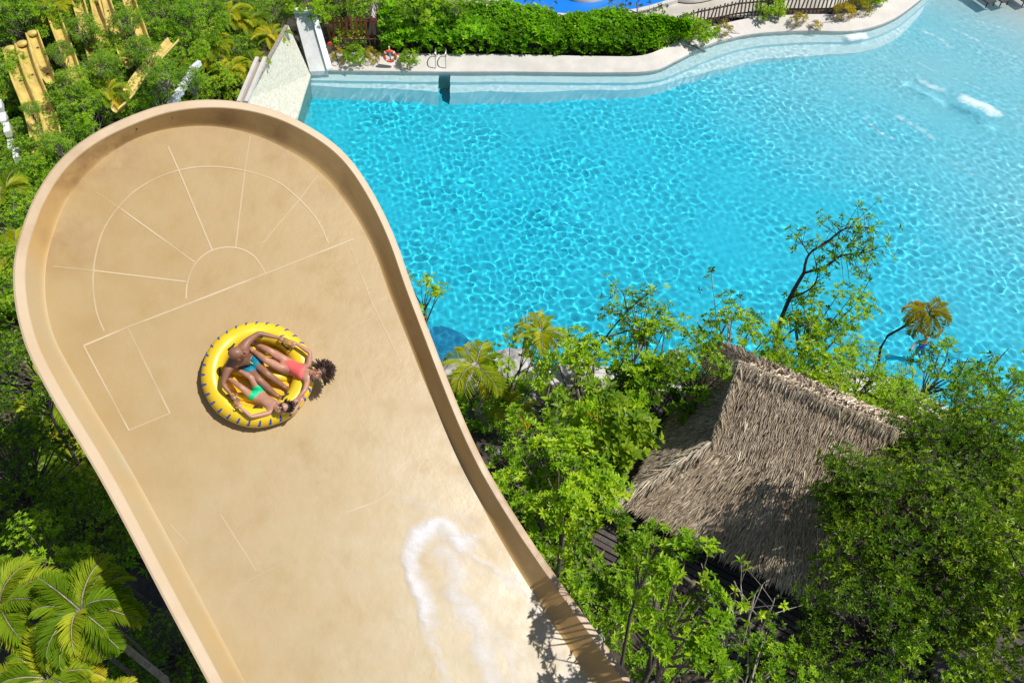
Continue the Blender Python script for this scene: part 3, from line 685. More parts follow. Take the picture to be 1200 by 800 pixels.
def person(loc, label, J, msk, build, group='riders in the yellow raft'):
    """J: joints in world space"""
    root = empty('person', tuple(loc), label, 'person', group)
    s_ = build.get('s', 1.)
    def r(x): return x * s_ * build.get('fat', 1.08)
    ch = [[(J['pelvis'], (r(.125), r(.10))), (J['waist'], (r(.105), r(.085))), (J['chest'], (r(.135), r(.10))), (J['neck0'], (r(.075), r(.065))), (J['neck1'], r(.05)), (J['head'] - (J['head'] - J['neck1']) * .35, r(.05))]]
    for k in 'lr':
        ch.append([(J['chest'], (r(.135), r(.10))), (J['sh' + k], r(.058)), (J['sh' + k].lerp(J['el' + k], .45), r(.046)), (J['el' + k], r(.036)), (J['el' + k].lerp(J['wr' + k], .35), r(.036)), (J['wr' + k], r(.024)), (J['wr' + k] + (J['ha' + k] - J['wr' + k]).normalized() * .03 * s_, r(.026))])
        if ('hi' + k) in J:
            ch.append([(J['pelvis'], (r(.125), r(.10))), (J['hi' + k], r(.085)), (J['hi' + k].lerp(J['kn' + k], .45), r(.075)), (J['kn' + k], r(.052)), (J['kn' + k].lerp(J['an' + k], .3), r(.054)), (J['an' + k], r(.033)), (J['an' + k] + (J['to' + k] - J['an' + k]).normalized() * .05 * s_, r(.032))])
    V, Fc = skin_mesh(ch)
    mb = MB(); mb.add(V, Fc)
    head_part(mb, J['head'], build['face'], build['top'], s_ * build.get('hs', 1.08))
    for k in 'lr':
        hand(mb, J['wr' + k], J['ha' + k], build.get('up', nx), s_)
        if ('hi' + k) in J: foot(mb, J['an' + k], (J['kn' + k] - J['an' + k]).normalized() * -1, J['to' + k] - J['an' + k], s_)
    mb.build('body', msk, root, True, rel=loc)
    f_, sd, t_ = frame(build['face'], build['top']); hs = s_ * build.get('hs', 1.08); M = Matrix((sd, f_, t_)).transposed(); H = J['head']
    for e_ in (-1, 1):
        mb = MB(); mb.ball(H + sd * e_ * .03 * hs + t_ * .016 * hs + f_ * .087 * hs, (.012 * hs, .007 * hs, .006 * hs), 8, 6, M)
        mb.build('eye', M_eyed, root, True, rel=loc)
    mb = MB(); mb.ball(H - t_ * .055 * hs + f_ * .084 * hs, (.024 * hs, .008 * hs, .009 * hs), 8, 6, M); mb.build('mouth', mat('lips', (.35, .10, .08), .5), root, True, rel=loc)
    if build.get('shades'):
        mb = MB()
        for e_ in (-1, 1): mb.ball(H + sd * e_ * .034 * hs + t_ * .016 * hs + f_ * .097 * hs, (.030 * hs, .008 * hs, .021 * hs), 10, 6, M)
        mb.tube([H + sd * -.08 * hs + t_ * .02 * hs, H + sd * -.06 * hs + t_ * .02 * hs + f_ * .09 * hs, H + sd * .06 * hs + t_ * .02 * hs + f_ * .09 * hs, H + sd * .08 * hs + t_ * .02 * hs], .005, 6)
        mb.build('sunglasses', M_black, root, True, rel=loc)
    return root, (H, f_, sd, t_, hs, M, s_)
def garment(root, loc, chains, m, name):
    V, Fc = skin_mesh(chains); mb = MB(); mb.add(V, Fc); return mb.build(name, m, root, True, rel=loc)

# man
Jm = dict(pelvis=ZS(372, 348, .24), waist=ZS(352, 335, .42), chest=ZS(328, 318, .62), neck0=ZS(322, 312, .76), neck1=ZS(322, 308, .80), head=ZS(324, 300, .93),
          shl=ZS(378, 232, .66), ell=ZS(440, 190, .60), wrl=ZS(545, 215, .56), hal=ZS(600, 236, .54),
          shr=ZS(268, 388, .66), elr=ZS(240, 470, .60), wrr=ZS(288, 530, .56), har=ZS(322, 566, .55),
          hil=ZS(400, 330, .26), knl=ZS(482, 412, .42), anl=ZS(582, 486, .26), tol=ZS(612, 512, .36),
          hir=ZS(365, 378, .26), knr=ZS(440, 446, .44), anr=ZS(540, 536, .26), tor=ZS(600, 532, .34))
facem = (bx * .62 + ax * .35 + nx * .55)
mroot, hm = person(RC0 + nx * .12, 'bald man in teal shorts sitting at the raft left with arms spread along the tube', Jm, M_skinm, dict(face=facem, top=nx * .9 - bx * .35, s=1.0, hs=1.2))
garment(mroot, RC0 + nx * .12, [[(Jm['pelvis'].lerp(Jm['waist'], .35), (.142, .115)), (Jm['pelvis'], (.15, .125)), (Jm['hil'], .112), (Jm['hil'].lerp(Jm['knl'], .62), .10)], [(Jm['pelvis'], (.15, .125)), (Jm['hir'], .112), (Jm['hir'].lerp(Jm['knr'], .62), .10)]], M_teal, 'swim_shorts')
mb = MB(); c0 = ZS(378, 352, .42); mb.tube([c0 - bx * .06, c0 + bx * .02 - ax * .02, c0 + bx * .05 - ax * .07], .007, 6); mb.tube([c0 + bx * .02 - ax * .02, c0 + bx * .06 + ax * .05], .007, 6); mb.build('drawstring', mat('lime_cord', (.5, .7, .15), .7), mroot, True, rel=RC0 + nx * .12)
# woman in coral
Jw = dict(pelvis=ZS(585, 372, .30), waist=ZS(632, 385, .36), chest=ZS(690, 408, .46), neck0=ZS(722, 414, .52), neck1=ZS(742, 412, .56), head=ZS(775, 410, .62),
          shl=ZS(715, 366, .50), ell=ZS(722, 298, .56), wrl=ZS(650, 250, .56), hal=ZS(598, 236, .56),
          shr=ZS(710, 450, .50), elr=ZS(692, 505, .56), wrr=ZS(655, 548, .54), har=ZS(625, 575, .52),
          hil=ZS(575, 335, .31), knl=ZS(500, 288, .46), anl=ZS(425, 250, .30), tol=ZS(405, 238, .40),
          hir=ZS(572, 388, .31), knr=ZS(475, 336, .50), anr=ZS(405, 285, .32), tor=ZS(385, 272, .40))
wl = RC0 + nx * .13
wroot, hw = person(wl, 'woman with big curly brown hair in a coral swimsuit lying back at the raft right', Jw, M_sking, dict(face=nx * .95 - bx * .3, top=bx * .95 - ax * .05 + nx * .1, s=.92, hs=1.1))
garment(wroot, wl, [[(Jw['hil'], .10), (Jw['pelvis'], (.15, .125)), (Jw['waist'], (.125, .105)), (Jw['chest'], (.152, .125)), (Jw['chest'].lerp(Jw['neck0'], .45), (.13, .11))], [(Jw['pelvis'], (.15, .125)), (Jw['hir'], .10)]], M_coral, 'swimsuit')
H, f_, sd, t_, hs, M, s_ = hw
mb = MB(); random.seed(5)
for i in range(260):
    th = random.uniform(0, 6.28); ph = random.uniform(.0, 1.9); 
    d = (t_ * math.cos(ph) + (sd * math.cos(th) + f_ * math.sin(th)) * math.sin(ph)).normalized()
    if d.dot(f_) > .55: continue
    p = H + t_ * .03 + d * .08; q = [p]; dd = d
    for k in range(5):
        dd = (dd + Vector((random.gauss(0, .35), random.gauss(0, .35), random.gauss(0, .35)))).normalized(); dd = (dd + d * .5).normalized()
        q.append(q[-1] + dd * random.uniform(.02, .036))
    mb.tube(q, [.010, .011, .010, .009, .007, .003], 5)
mb.ball(H + t_ * .045 - f_ * .02, (.095, .105, .10), 14, 10, M)
mb.build('curly_hair', M_hairb, wroot, True, rel=wl)
# child in green
Jc = dict(pelvis=ZS(432, 528, .27), waist=ZS(462, 552, .32), chest=ZS(500, 586, .40), neck0=ZS(524, 594, .45), neck1=ZS(538, 597, .48), head=ZS(570, 602, .55),
          shl=ZS(505, 628, .42), ell=ZS(398, 650, .50), wrl=ZS(340, 602, .55), hal=ZS(318, 566, .55),
          shr=ZS(535, 560, .42), elr=ZS(622, 632, .52), wrr=ZS(668, 570, .54), har=ZS(684, 530, .54),
          hil=ZS(410, 545, .28), knl=ZS(345, 490, .44), anl=ZS(275, 440, .30), tol=ZS(255, 425, .38),
          hir=ZS(440, 505, .28), knr=ZS(395, 432, .46), anr=ZS(310, 385, .32), tor=ZS(290, 372, .4))
Jc['shr'] = ZS(540, 575, .44)
cl_ = RC0 + nx * .14
croot, hc = person(cl_, 'child with short black hair in green shorts and sunglasses lying in the lower raft', Jc, M_skinc, dict(face=nx * .95 - bx * .25 + ax * .05, top=bx * .97 + ax * .1 + nx * .1, s=.80, hs=1.25, shades=True))
garment(croot, cl_, [[(Jc['waist'].lerp(Jc['pelvis'], .35), (.118, .10)), (Jc['pelvis'], (.128, .108)), (Jc['hil'], .10), (Jc['hil'].lerp(Jc['knl'], .55), .09)], [(Jc['pelvis'], (.128, .108)), (Jc['hir'], .10), (Jc['hir'].lerp(Jc['knr'], .55), .09)]], M_green, 'swim_shorts')
H, f_, sd, t_, hs, M, s_ = hc
mb = MB(); mb.ball(H + t_ * .045 * hs - f_ * .025 * hs, (.086 * hs, .092 * hs, .088 * hs), 18, 12, M)
for i in range(70):
    th = random.uniform(0, 6.28); ph = random.uniform(0, 1.6); d = (t_ * math.cos(ph) + (sd * math.cos(th) + f_ * math.sin(th)) * math.sin(ph)).normalized()
    if d.dot(f_) > .6: continue
    p = H + t_ * .04 * hs + d * .075 * hs; mb.tube([p, p + d * .03 + t_ * .015, p + d * .045 + t_ * .03], [.010, .008, .003], 5)
mb.build('short_hair', M_hairk, croot, True, rel=cl_)
# swimmer
sp_ = P(1082, 402, .1); Z = Vector
def SW(x, y, z): return sp_ + Vector((x, y, z))
Js = dict(pelvis=SW(0, 0, -.45), waist=SW(0, 0, -.25), chest=SW(0, 0, 0), neck0=SW(0, 0, .16), neck1=SW(0, 0, .2), head=SW(.02, 0, .34), shl=SW(-.2, .03, .06), ell=SW(-.42, -.1, -.05), wrl=SW(-.55, -.3, -.02), hal=SW(-.62, -.4, 0),
          shr=SW(.2, -.03, .06), elr=SW(.36, -.2, -.05), wrr=SW(.35, -.42, -.03), har=SW(.33, -.5, -.02),
          hil=SW(-.1, 0, -.5), knl=SW(-.12, -.1, -.88), anl=SW(-.13, .1, -1.2), tol=SW(-.13, -.05, -1.25), hir=SW(.1, 0, -.5), knr=SW(.12, -.1, -.88), anr=SW(.13, .1, -1.2), tor=SW(.13, -.05, -1.25))
sroot, hsw = person(SW(0, 0, -1.3), 'dark haired swimmer in a bright blue shirt standing in the pool near the palm', Js, M_sking, dict(face=Vector((-.3, -1, 0)), top=Vector((0, 0, 1)), up=Vector((0, 0, 1))), group=None)
garment(sroot, SW(0, 0, -1.3), [[(Js['pelvis'], (.14, .115)), (Js['waist'], (.125, .10)), (Js['chest'], (.15, .12)), (Js['neck0'], (.09, .08))], [(Js['chest'], (.15, .12)), (Js['shl'], .075), (Js['shl'].lerp(Js['ell'], .6), .06)], [(Js['chest'], (.15, .12)), (Js['shr'], .075), (Js['shr'].lerp(Js['elr'], .6), .06)]], mat('blue_shirt_fabric', (.01, .10, .55), .7), 'shirt')
H, f_, sd, t_, hs, M, s_ = hsw; mb = MB(); mb.ball(H + t_ * .03 - f_ * .03, (.092, .10, .10), 14, 10, M); mb.build('hair', M_hairk, sroot, True, rel=SW(0, 0, -1.3))
#@@VEG
# ------------------------------------------------------------------ foliage building
def norm(a): return a / np.maximum(np.linalg.norm(a, axis=-1, keepdims=True), 1e-6)
def leaves(base, d, n, ln, wd, fold=.25, droop=.15):
    """N leaves: folded blades of two quads each. base,d,n (N,3); ln,wd (N,)"""
    d = norm(d); s_ = norm(np.cross(d, n)); u = np.cross(s_, d); ln = ln[:, None]; wd = wd[:, None]
    V = np.stack([base, base + d * ln * .35 + s_ * wd * .5 + u * wd * fold, base + d * ln * .72 + s_ * wd * .36 + u * (wd * fold * .7 - ln * droop * .5),
                  base + d * ln - u * ln * droop, base + d * ln * .72 - s_ * wd * .36 + u * (wd * fold * .7 - ln * droop * .5), base + d * ln * .35 - s_ * wd * .5 + u * wd * fold], 1)
    N = len(base); k = np.arange(N)[:, None] * 6
    Fc = np.concatenate([k + [0, 1, 2, 3], k + [0, 3, 4, 5]], 0)
    return V.reshape(-1, 3), Fc
def rosettes(cen, axis, nl, ln, r_, spread=(.1, .9), wr=.42, tints=None, fold=.22):
    """nl leaves round each centre"""
    N = len(cen); axis = norm(axis); ref = norm(np.cross(axis, r_.normal(size=(N, 3)))); ref2 = np.cross(axis, ref)
    az = (np.arange(nl)[None] * 2.4 + r_.uniform(0, 6.28, (N, 1))); el = r_.uniform(spread[0], spread[1], (N, nl))
    rad = ref[:, None] * np.cos(az)[..., None] + ref2[:, None] * np.sin(az)[..., None]
    d = rad * np.cos(el)[..., None] + axis[:, None] * np.sin(el)[..., None]
    d = d + np.array([0, 0, .12])
    n = axis[:, None] * np.ones_like(d) + r_.normal(0, .25, d.shape)
    base = cen[:, None] + d * .02
    L_ = ln * r_.uniform(.7, 1.2, (N, nl)); 
    t = (tints[:, None] if tints is not None else r_.uniform(.2, .8, (N, 1))) + r_.normal(0, .13, (N, nl))
    V, Fc = leaves(base.reshape(-1, 3), d.reshape(-1, 3), n.reshape(-1, 3), L_.reshape(-1), (L_ * wr).reshape(-1), fold)
    return V, Fc, np.repeat(t.reshape(-1), 6)
def merge(parts):
    V = []; Fc = []; T = []; n = 0
    for v, f, t in parts: V.append(v); Fc.append(f + n); T.append(t); n += len(v)
    return np.concatenate(V), np.concatenate(Fc), np.concatenate(T)
def tree_proto(seed, H, cr, flat, nclump, ros, nl, leaf, spread=(.1, .9), trunk_r=.11, twigs=True, clumpr=.3, wr=.42, below=12):
    r_ = np.random.default_rng(seed); wood = MB(); C = Vector((0, 0, H))
    tp = [Vector((r_.normal(0, .12) * k, r_.normal(0, .12) * k, -below + (H - cr * .35 + below) * k / 5)) for k in range(6)]
    tp[0] = Vector((tp[1].x, tp[1].y, -below)); wood.tube(tp, [trunk_r * (1.25 - .15 * k) for k in range(6)], 8); top = tp[-1]
    cs = []; ax_ = []
    for i in range(nclump):
        zz = r_.uniform(-.45, 1); th = r_.uniform(0, 6.28); q = math.sqrt(1 - zz * zz); rad = r_.uniform(.55, 1.0)
        d = Vector((q * math.cos(th), q * math.sin(th), zz)); c = C + Vector((d.x * cr * rad, d.y * cr * rad, d.z * cr * flat * rad))
        src = tp[-1].lerp(tp[-2], r_.uniform(0, 1)); mid = src.lerp(c, .5) + Vector((r_.normal(0, .12), r_.normal(0, .12), r_.normal(.1, .1))) * cr * .5
        wood.tube([src, mid, c], [trunk_r * .42, trunk_r * .27, trunk_r * .1], 5, cap=False)
        tc = r_.uniform(.15, .85)
        for j in range(ros):
            e_ = r_.normal(0, 1, 3); e_ = e_ / np.linalg.norm(e_) * r_.uniform(.25, 1) ** .6 * cr * clumpr * r_.uniform(.8, 1.25); p = np.array(c) + e_ * np.array([1, 1, .75])
            cs.append(p); ax_.append(e_ / cr + np.array(d) * .35 + [0, 0, .45])
            if twigs and j % 3 == 0: wood.tube([c, Vector(p)], [trunk_r * .09, trunk_r * .05], 3, cap=False)
            ax_[-1] = np.append(ax_[-1], tc)
    cs = np.array(cs); A = np.array(ax_); V, Fc, T = rosettes(cs, A[:, :3], nl, leaf, r_, spread, wr, tints=A[:, 3] * .6 + .2 + r_.normal(0, .1, len(cs)))
    return wood, (V, Fc, T)
def mk(name, wood, lf, wm, lm):
    tm = mesh('trunk', wood.v, wood.f, wm, True, wood.t); cm = mesh('crown', lf[0], lf[1], lm, False, lf[2])
    return (name, tm, cm)
def plant(proto, p, s_=1., label='', cat='tree', group=None, rz=None, tilt=0.):
    name, tm, cm = proto; o = empty(name, tuple(p), label, cat, group, random.uniform(0, 6.28) if rz is None else rz)
    o.scale = (s_, s_, s_) if not isinstance(s_, tuple) else s_
    if tilt: o.rotation_euler[0] = tilt
    if tm: link('trunk', tm, o)
    link('crown', cm, o); return o
H1 = 5.0
PT = {}
def defp(key, name, wm, lm, **kw):
    wood, lf = tree_proto(**kw); PT[key] = (mk(name, wood, lf, wm, lm), kw['H'], kw['cr'])
defp('b1', 'broadleaf_tree', M_bark, M_leaf, seed=1, H=5, cr=1.8, flat=.75, nclump=27, ros=15, nl=8, leaf=.165, clumpr=.25)
defp('b4', 'broadleaf_tree', M_bark, M_leafd, seed=41, H=5, cr=1.8, flat=.8, nclump=20, ros=9, nl=7, leaf=.26, clumpr=.27, wr=.5)
defp('b2', 'broadleaf_tree', M_barkl, M_leaf, seed=2, H=5, cr=1.8, flat=.7, nclump=22, ros=14, nl=8, leaf=.14, clumpr=.24)
defp('b3', 'broadleaf_tree', M_bark, M_leaf, seed=23, H=5, cr=1.8, flat=.8, nclump=15, ros=12, nl=8, leaf=.16, clumpr=.26)
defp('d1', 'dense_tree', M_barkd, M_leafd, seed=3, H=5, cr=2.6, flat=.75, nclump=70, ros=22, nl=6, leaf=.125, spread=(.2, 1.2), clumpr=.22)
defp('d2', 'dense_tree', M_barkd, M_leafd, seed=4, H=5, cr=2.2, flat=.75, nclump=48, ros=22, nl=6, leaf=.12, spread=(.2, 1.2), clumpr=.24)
defp('f1', 'fine_leaved_tree', M_bark, M_leafs, seed=5, H=3.2, cr=2.2, flat=.65, nclump=60, ros=24, nl=6, leaf=.13, spread=(0, 1.1), clumpr=.24, wr=.34)
defp('f2', 'fine_leaved_tree', M_barkl, M_leafs, seed=6, H=3.0, cr=2.0, flat=.6, nclump=46, ros=22, nl=6, leaf=.14, spread=(0, 1.1), clumpr=.25, wr=.32)
defp('s1', 'leafy_shrub', M_bark, M_leaf, seed=8, H=1.0, cr=1.1, flat=.75, nclump=26, ros=12, nl=7, leaf=.14, trunk_r=.04, below=1)
defp('h1', 'flowering_shrub', M_bark, M_palmy, seed=9, H=.8, cr=.8, flat=.8, nclump=16, ros=9, nl=6, leaf=.16, trunk_r=.03, below=1, wr=.25)

def palm_proto(seed, H, nf, Lf, up=(.15, 1.2), lm=M_palm, trunk_r=.10, droop=1.1, llen=.42, nleaf=30, wm=M_barkl, below=3., wr=.075):
    r_ = np.random.default_rng(seed); wood = MB()
    tp = [Vector((r_.normal(0, .05) * k, r_.normal(0, .05) * k, -below + (H + below) * k / 6)) for k in range(7)]
    wood.tube(tp, [trunk_r * (1.2 - .08 * k) for k in range(7)], 10); top = tp[-1]; parts = []
    for i in range(nf):
        az = i * 2.4 + r_.uniform(-.3, .3); el = up[0] + (up[1] - up[0]) * (i / nf) + r_.normal(0, .08); L_ = Lf * r_.uniform(.8, 1.1)
        pts = []; p = np.array(top); e_ = el; st = L_ / 12; dirs = []
        for k in range(13):
            d = np.array([math.cos(az) * math.cos(e_), math.sin(az) * math.cos(e_), math.sin(e_)]); pts.append(p.copy()); dirs.append(d); p = p + d * st; e_ -= droop / 12 * (1 + k * .08); az += r_.normal(0, .015)
        wood.tube([Vector(q) for q in pts], [.022 * (1 - .06 * k) for k in range(13)], 4, cap=False)
        pts = np.array(pts); dirs = np.array(dirs); B = []; DD = []; NN = []; LL = []
        for j in range(nleaf):
            f = .12 + .88 * j / (nleaf - 1); x = f * 11.99; k = int(x); fr = x - k; b_ = pts[k] * (1 - fr) + pts[min(k + 1, 12)] * fr; d = dirs[k]
            sd_ = np.cross(d, [0, 0, 1]); sd_ /= max(np.linalg.norm(sd_), .05); u = np.cross(sd_, d)
            prof = math.sin(math.pi * (.12 + .8 * f)) ** .7
            for sg in (-1, 1):
                dd = sd_ * sg * (1 - .35 * f) + d * (.55 + .5 * f) + u * .25 + r_.normal(0, .06, 3); B.append(b_); DD.append(dd); NN.append(u); LL.append(llen * prof * r_.uniform(.85, 1.1))
        LL = np.array(LL); V, Fc = leaves(np.array(B), np.array(DD), np.array(NN), LL, np.full(len(LL), llen * wr) + .008, .3, .22)
        T = np.repeat(np.clip(.75 - .5 * (i / nf < .25) * 0 + r_.normal(-.15, .12) + (.45 if i < nf * .15 else 0), 0, 1.2) + r_.normal(0, .06, len(LL)), 6)
        parts.append((V, Fc, T))
    return wood, merge(parts)
def defpalm(key, name, H, wm=M_barkl, lm=M_palm, **kw):
    wood, lf = palm_proto(H=H, lm=lm, **kw); PT[key] = (mk(name, wood, lf, wm, lm), H, kw['Lf'])
defpalm('p1', 'feather_palm', 5, seed=11, nf=24, Lf=1.5, llen=.5, nleaf=34, below=14)
defpalm('p2', 'feather_palm', 5, seed=12, nf=18, Lf=1.5, llen=.48, nleaf=32, up=(-.1, 1.3), below=14)
defpalm('p6', 'feather_palm', 5, seed=18, nf=34, Lf=1.25, llen=.36, nleaf=46, up=(.0, 1.35), droop=1.4, below=16, wr=.05, lm=M_palmg)
defpalm('p3', 'slender_palm', 3.6, seed=13, nf=13, Lf=1.35, llen=.45, nleaf=26, trunk_r=.07, up=(-.2, 1.1), droop=1.5)
defpalm('p4', 'slender_palm', 4.4, seed=14, nf=12, Lf=1.3, llen=.42, nleaf=26, trunk_r=.065, up=(-.3, 1.0), droop=1.7, lm=M_palmy, wm=M_barkd)
defpalm('p5', 'undergrowth_palm', 1.2, seed=15, nf=16, Lf=1.6, llen=.5, nleaf=34, trunk_r=.06, up=(.1, 1.3), droop=1.3, below=1)

def put(key, px, py, z, s_, label, cat='tree', group=None, rz=None):
    proto, H, cr = PT[key]; s3 = s_ if not isinstance(s_, tuple) else s_[2]
    c = P(px, py, z); return plant(proto, (c.x, c.y, z - H * s3), s_, label, cat, group, rz)

# right-hand grove
G1 = 'leafy trees between the slide and the thatched hut'
put('b1', 655, 572, 8.6, .88, 'bright green leafy tree between the right slide wall and the hut, widest of that row', group=G1)
put('b3', 622, 512, 6.6, .7, 'small leafy tree beside the grey stepping stones next to the slide wall', group=G1)
put('b4', 712, 650, 8.6, .58, 'leafy tree with glossy rosettes below the left hut corner', group=G1)
put('b3', 705, 695, 9.3, .55, 'small yellow green tree growing against the lower slide wall', group=G1)
put('b1', 765, 740, 8.6, .6, 'round leafy tree at the bottom edge in front of the wooden boards', group=G1)
put('b2', 888, 785, 8.6, .62, 'leafy tree at the bottom edge under the right hut eave', group=G1)
put('b4', 690, 520, 6.6, .95, 'leafy tree just left of the shaded brown roof side', group=G1)
G2 = 'garden trees along the near pool edge'
put('b1', 695, 455, 5.6, 1.05, 'lime green tree spreading over the near pool edge right of the slender palm', group=G2)
put('b3', 765, 420, 5.6, .95, 'lime green tree at the pool edge above the shaded roof side', group=G2)
put('b2', 745, 375, 5.4, .62, 'small yellowish treetop standing out against the pool, left of the bare branches', group=G2)
put('b4', 780, 470, 5.2, .8, 'leafy tree touching the upper left side of the thatched roof', group=G2)
put('b3', 598, 425, 4.6, .8, 'thin leafy tree on the pool edge between the two slender palms', group=G2)
put('b2', 860, 400, 4.4, .95, 'leafy tree right behind the top point of the thatched roof', group=G2)
put('b2', 960, 425, 4.4, 1.0, 'bright tree behind the middle of the roof ridge at the pool edge', group=G2)
put('f2', 915, 445, 4.0, .7, 'low bright tree between roof ridge and tall dark branching tree', group=G2)
put('f1', 1010, 470, 4.2, .9, 'bright tree behind the right end of the roof ridge', group=G2)
put('b3', 965, 365, 4.8, .85, 'thin crown of leaves against the pool right of the tall dark branching tree', group=G2)
put('b2', 1075, 500, 4.4, .75, 'bushy tree in front of the pale pool edge on the right', group=G2)
put('b3', 1110, 430, 3.8, .7, 'thin yellow flecked tree against the pool on the right side', group=G2)
put('f1', 1165, 515, 5.0, .85, 'dense leafy tree at the right picture edge next to the pool', group=G2)
put('b2', 1195, 460, 4.4, .8, 'leafy crown cut by the right picture edge over the pool', group=G2)
put('b3', 490, 345, 6.0, .55, 'leafy twig of a tree peeking out from behind the right slide wall over the pool', group=G2)
G3 = 'dark dense trees right of the hut'
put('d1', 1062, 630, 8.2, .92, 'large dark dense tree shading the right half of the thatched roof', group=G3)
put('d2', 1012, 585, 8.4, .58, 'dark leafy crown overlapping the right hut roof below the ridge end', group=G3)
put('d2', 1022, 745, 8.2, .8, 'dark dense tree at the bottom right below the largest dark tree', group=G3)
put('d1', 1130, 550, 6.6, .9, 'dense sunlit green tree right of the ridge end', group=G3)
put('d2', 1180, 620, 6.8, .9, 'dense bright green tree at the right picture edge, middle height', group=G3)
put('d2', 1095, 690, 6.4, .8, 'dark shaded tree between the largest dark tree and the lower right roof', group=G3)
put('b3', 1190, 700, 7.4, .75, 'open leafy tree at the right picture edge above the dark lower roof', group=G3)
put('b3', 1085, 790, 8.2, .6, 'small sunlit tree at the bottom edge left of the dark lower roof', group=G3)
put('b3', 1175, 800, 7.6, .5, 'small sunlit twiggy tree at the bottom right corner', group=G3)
put('d1', 1280, 740, 9.0, 1.0, 'dark dense tree added past the right edge to shade the dark lower roof', group=G3)  # extra tree, mostly out of frame, put in to darken the boarded roof
put('b3', 822, 436, 6.6, .62, 'small leafy tree covering the back left corner of the thatched roof', group=G2)
# a taller tree whose crown hangs over the slide wall
wood_, lf_ = tree_proto(seed=52, H=5, cr=1.3, flat=.8, nclump=14, ros=9, nl=7, leaf=.20, clumpr=.26, below=40, trunk_r=.16)
tall_ = mk('tall_tree', wood_, lf_, M_bark, M_leaf)
for (x, y, t_, s_, lb) in ((668, 745, 2.5, .48, 'tall thin tree at the lower slide wall dappling the slide with shade, upper one'), (690, 790, 2.3, .44, 'tall thin tree at the lower slide wall dappling the slide with shade, lowest one'), (648, 700, 2.3, .26, 'small sprig of leaves above the lower slide wall')):
    c = SL(x, y) + SUN * t_; plant(tall_, (c.x, c.y, c.z - 5 * s_), s_, lb, 'tree', G1)
# palms
G4 = 'slender palms at the near pool edge'
put('p3', 562, 436, 5.2, 1.0, 'slender palm with pale trunk beside the slide wall and the dark pool patch', 'palm', G4)
put('p3', 641, 392, 5.2, .85, 'slender palm with arching fronds against the pool, right of the pale trunked palm', 'palm', G4)
o = put('p4', 1062, 357, 5.4, .85, 'yellow orange palm on a thin leaning dark trunk against the pool', 'palm', G4); 
G5 = 'palms lit at the lower left corner'
put('p6', 108, 716, 14.0, .80, 'large bright green palm at lower left nearest the slide', 'palm', G5)
put('p1', 8, 700, 13.6, .64, 'palm with yellowed fronds at the left picture edge', 'palm', G5)
put('p6', 48, 800, 13.4, .76, 'bright green palm at the bottom left corner', 'palm', G5)
put('p6', 140, 828, 13.4, .42, 'low palm at the bottom edge close to the slide wall', 'palm', G5)
put('b3', 40, 650, 13, .42, 'small leafy tree with sunlit rosettes above the lower left palms', group='trees under and left of the slide')
put('b3', 92, 668, 12.6, .24, 'small twig of glossy leaves between the slide and the lower left palms', group='trees under and left of the slide')
G6 = 'undergrowth palms in shade'
for i, (x, y, z, s_, lb) in enumerate([(690, 555, 4.4, .9, 'dark shaded palm between the hut and the widest leafy tree'), (720, 500, 4.2, .9, 'dark shaded palm under the lime green pool edge tree'), (60, 470, 5.5, .9, 'shaded palm under the left slide wall, higher of two'), (95, 545, 5, .8, 'shaded palm under the left slide wall, lower of two'), (600, 480, 3.2, .6, 'small shaded palm behind the pale palm trunk'), (1040, 500, 2.6, .8, 'green palm tuft right of the roof ridge end')]):
    put('p5', x, y, z, s_, lb, 'palm', G6)
G7 = 'trees under and left of the slide'
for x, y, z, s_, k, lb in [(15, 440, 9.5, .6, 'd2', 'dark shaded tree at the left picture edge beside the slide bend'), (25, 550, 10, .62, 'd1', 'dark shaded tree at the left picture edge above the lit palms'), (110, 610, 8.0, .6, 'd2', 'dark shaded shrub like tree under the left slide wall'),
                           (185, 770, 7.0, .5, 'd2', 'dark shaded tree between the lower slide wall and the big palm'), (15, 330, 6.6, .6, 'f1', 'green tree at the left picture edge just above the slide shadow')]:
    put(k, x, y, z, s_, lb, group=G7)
# hillside at upper left
G8 = 'small trees on the green hillside'
hs_ = [(12, 260, .75, 'f2', 'green tree at the left edge directly beside the bowl rim'), (45, 190, .7, 'f1', 'green tree between the large yellow channels and the bowl rim'), (90, 130, .75, 'f2', 'green tree right of the largest yellow channel end'),
       (150, 95, .85, 'f1', 'green tree above the bowl rim in the middle of the hillside'), (120, 60, .65, 'f2', 'green tree between the yellow channels in the upper middle hillside'), (205, 60, .8, 'f1', 'green tree above the white stepped kerb'), (185, 105, .6, 'f2', 'green tree between the white stepped kerb and the bowl rim'),
       (255, 100, .75, 'f1', 'green tree right of the white stepped kerb'), (30, 20, .9, 'f1', 'green tree in the upper left corner'), (80, 15, .7, 'f2', 'green tree on the top edge right of the corner tree'), (190, 12, .8, 'f1', 'green tree on the top edge between the upper yellow channels and the ferny palms'),
       (10, 90, .7, 'f2', 'green tree at the left edge level with the largest yellow channel'), (160, 40, .45, 'f2', 'small green tree amid the upper yellow channels'), (285, 60, .7, 'f2', 'green tree left of the pale plaster slope'), (232, 25, .8, 'f1', 'green tree behind the ferny palms at the top'),
       (320, 15, .7, 'f2', 'green tree at the top of the pale plaster slope'), (18, 165, .55, 'f2', 'small green tree left of the yellow channel end')]
for x, y, s_, k, lb in hs_:
    g = P(x, y, 3.5); z = ter(g.x, g.y) + PT[k][1] * s_ * .75; put(k, x, y, z, s_, lb, group=G8)
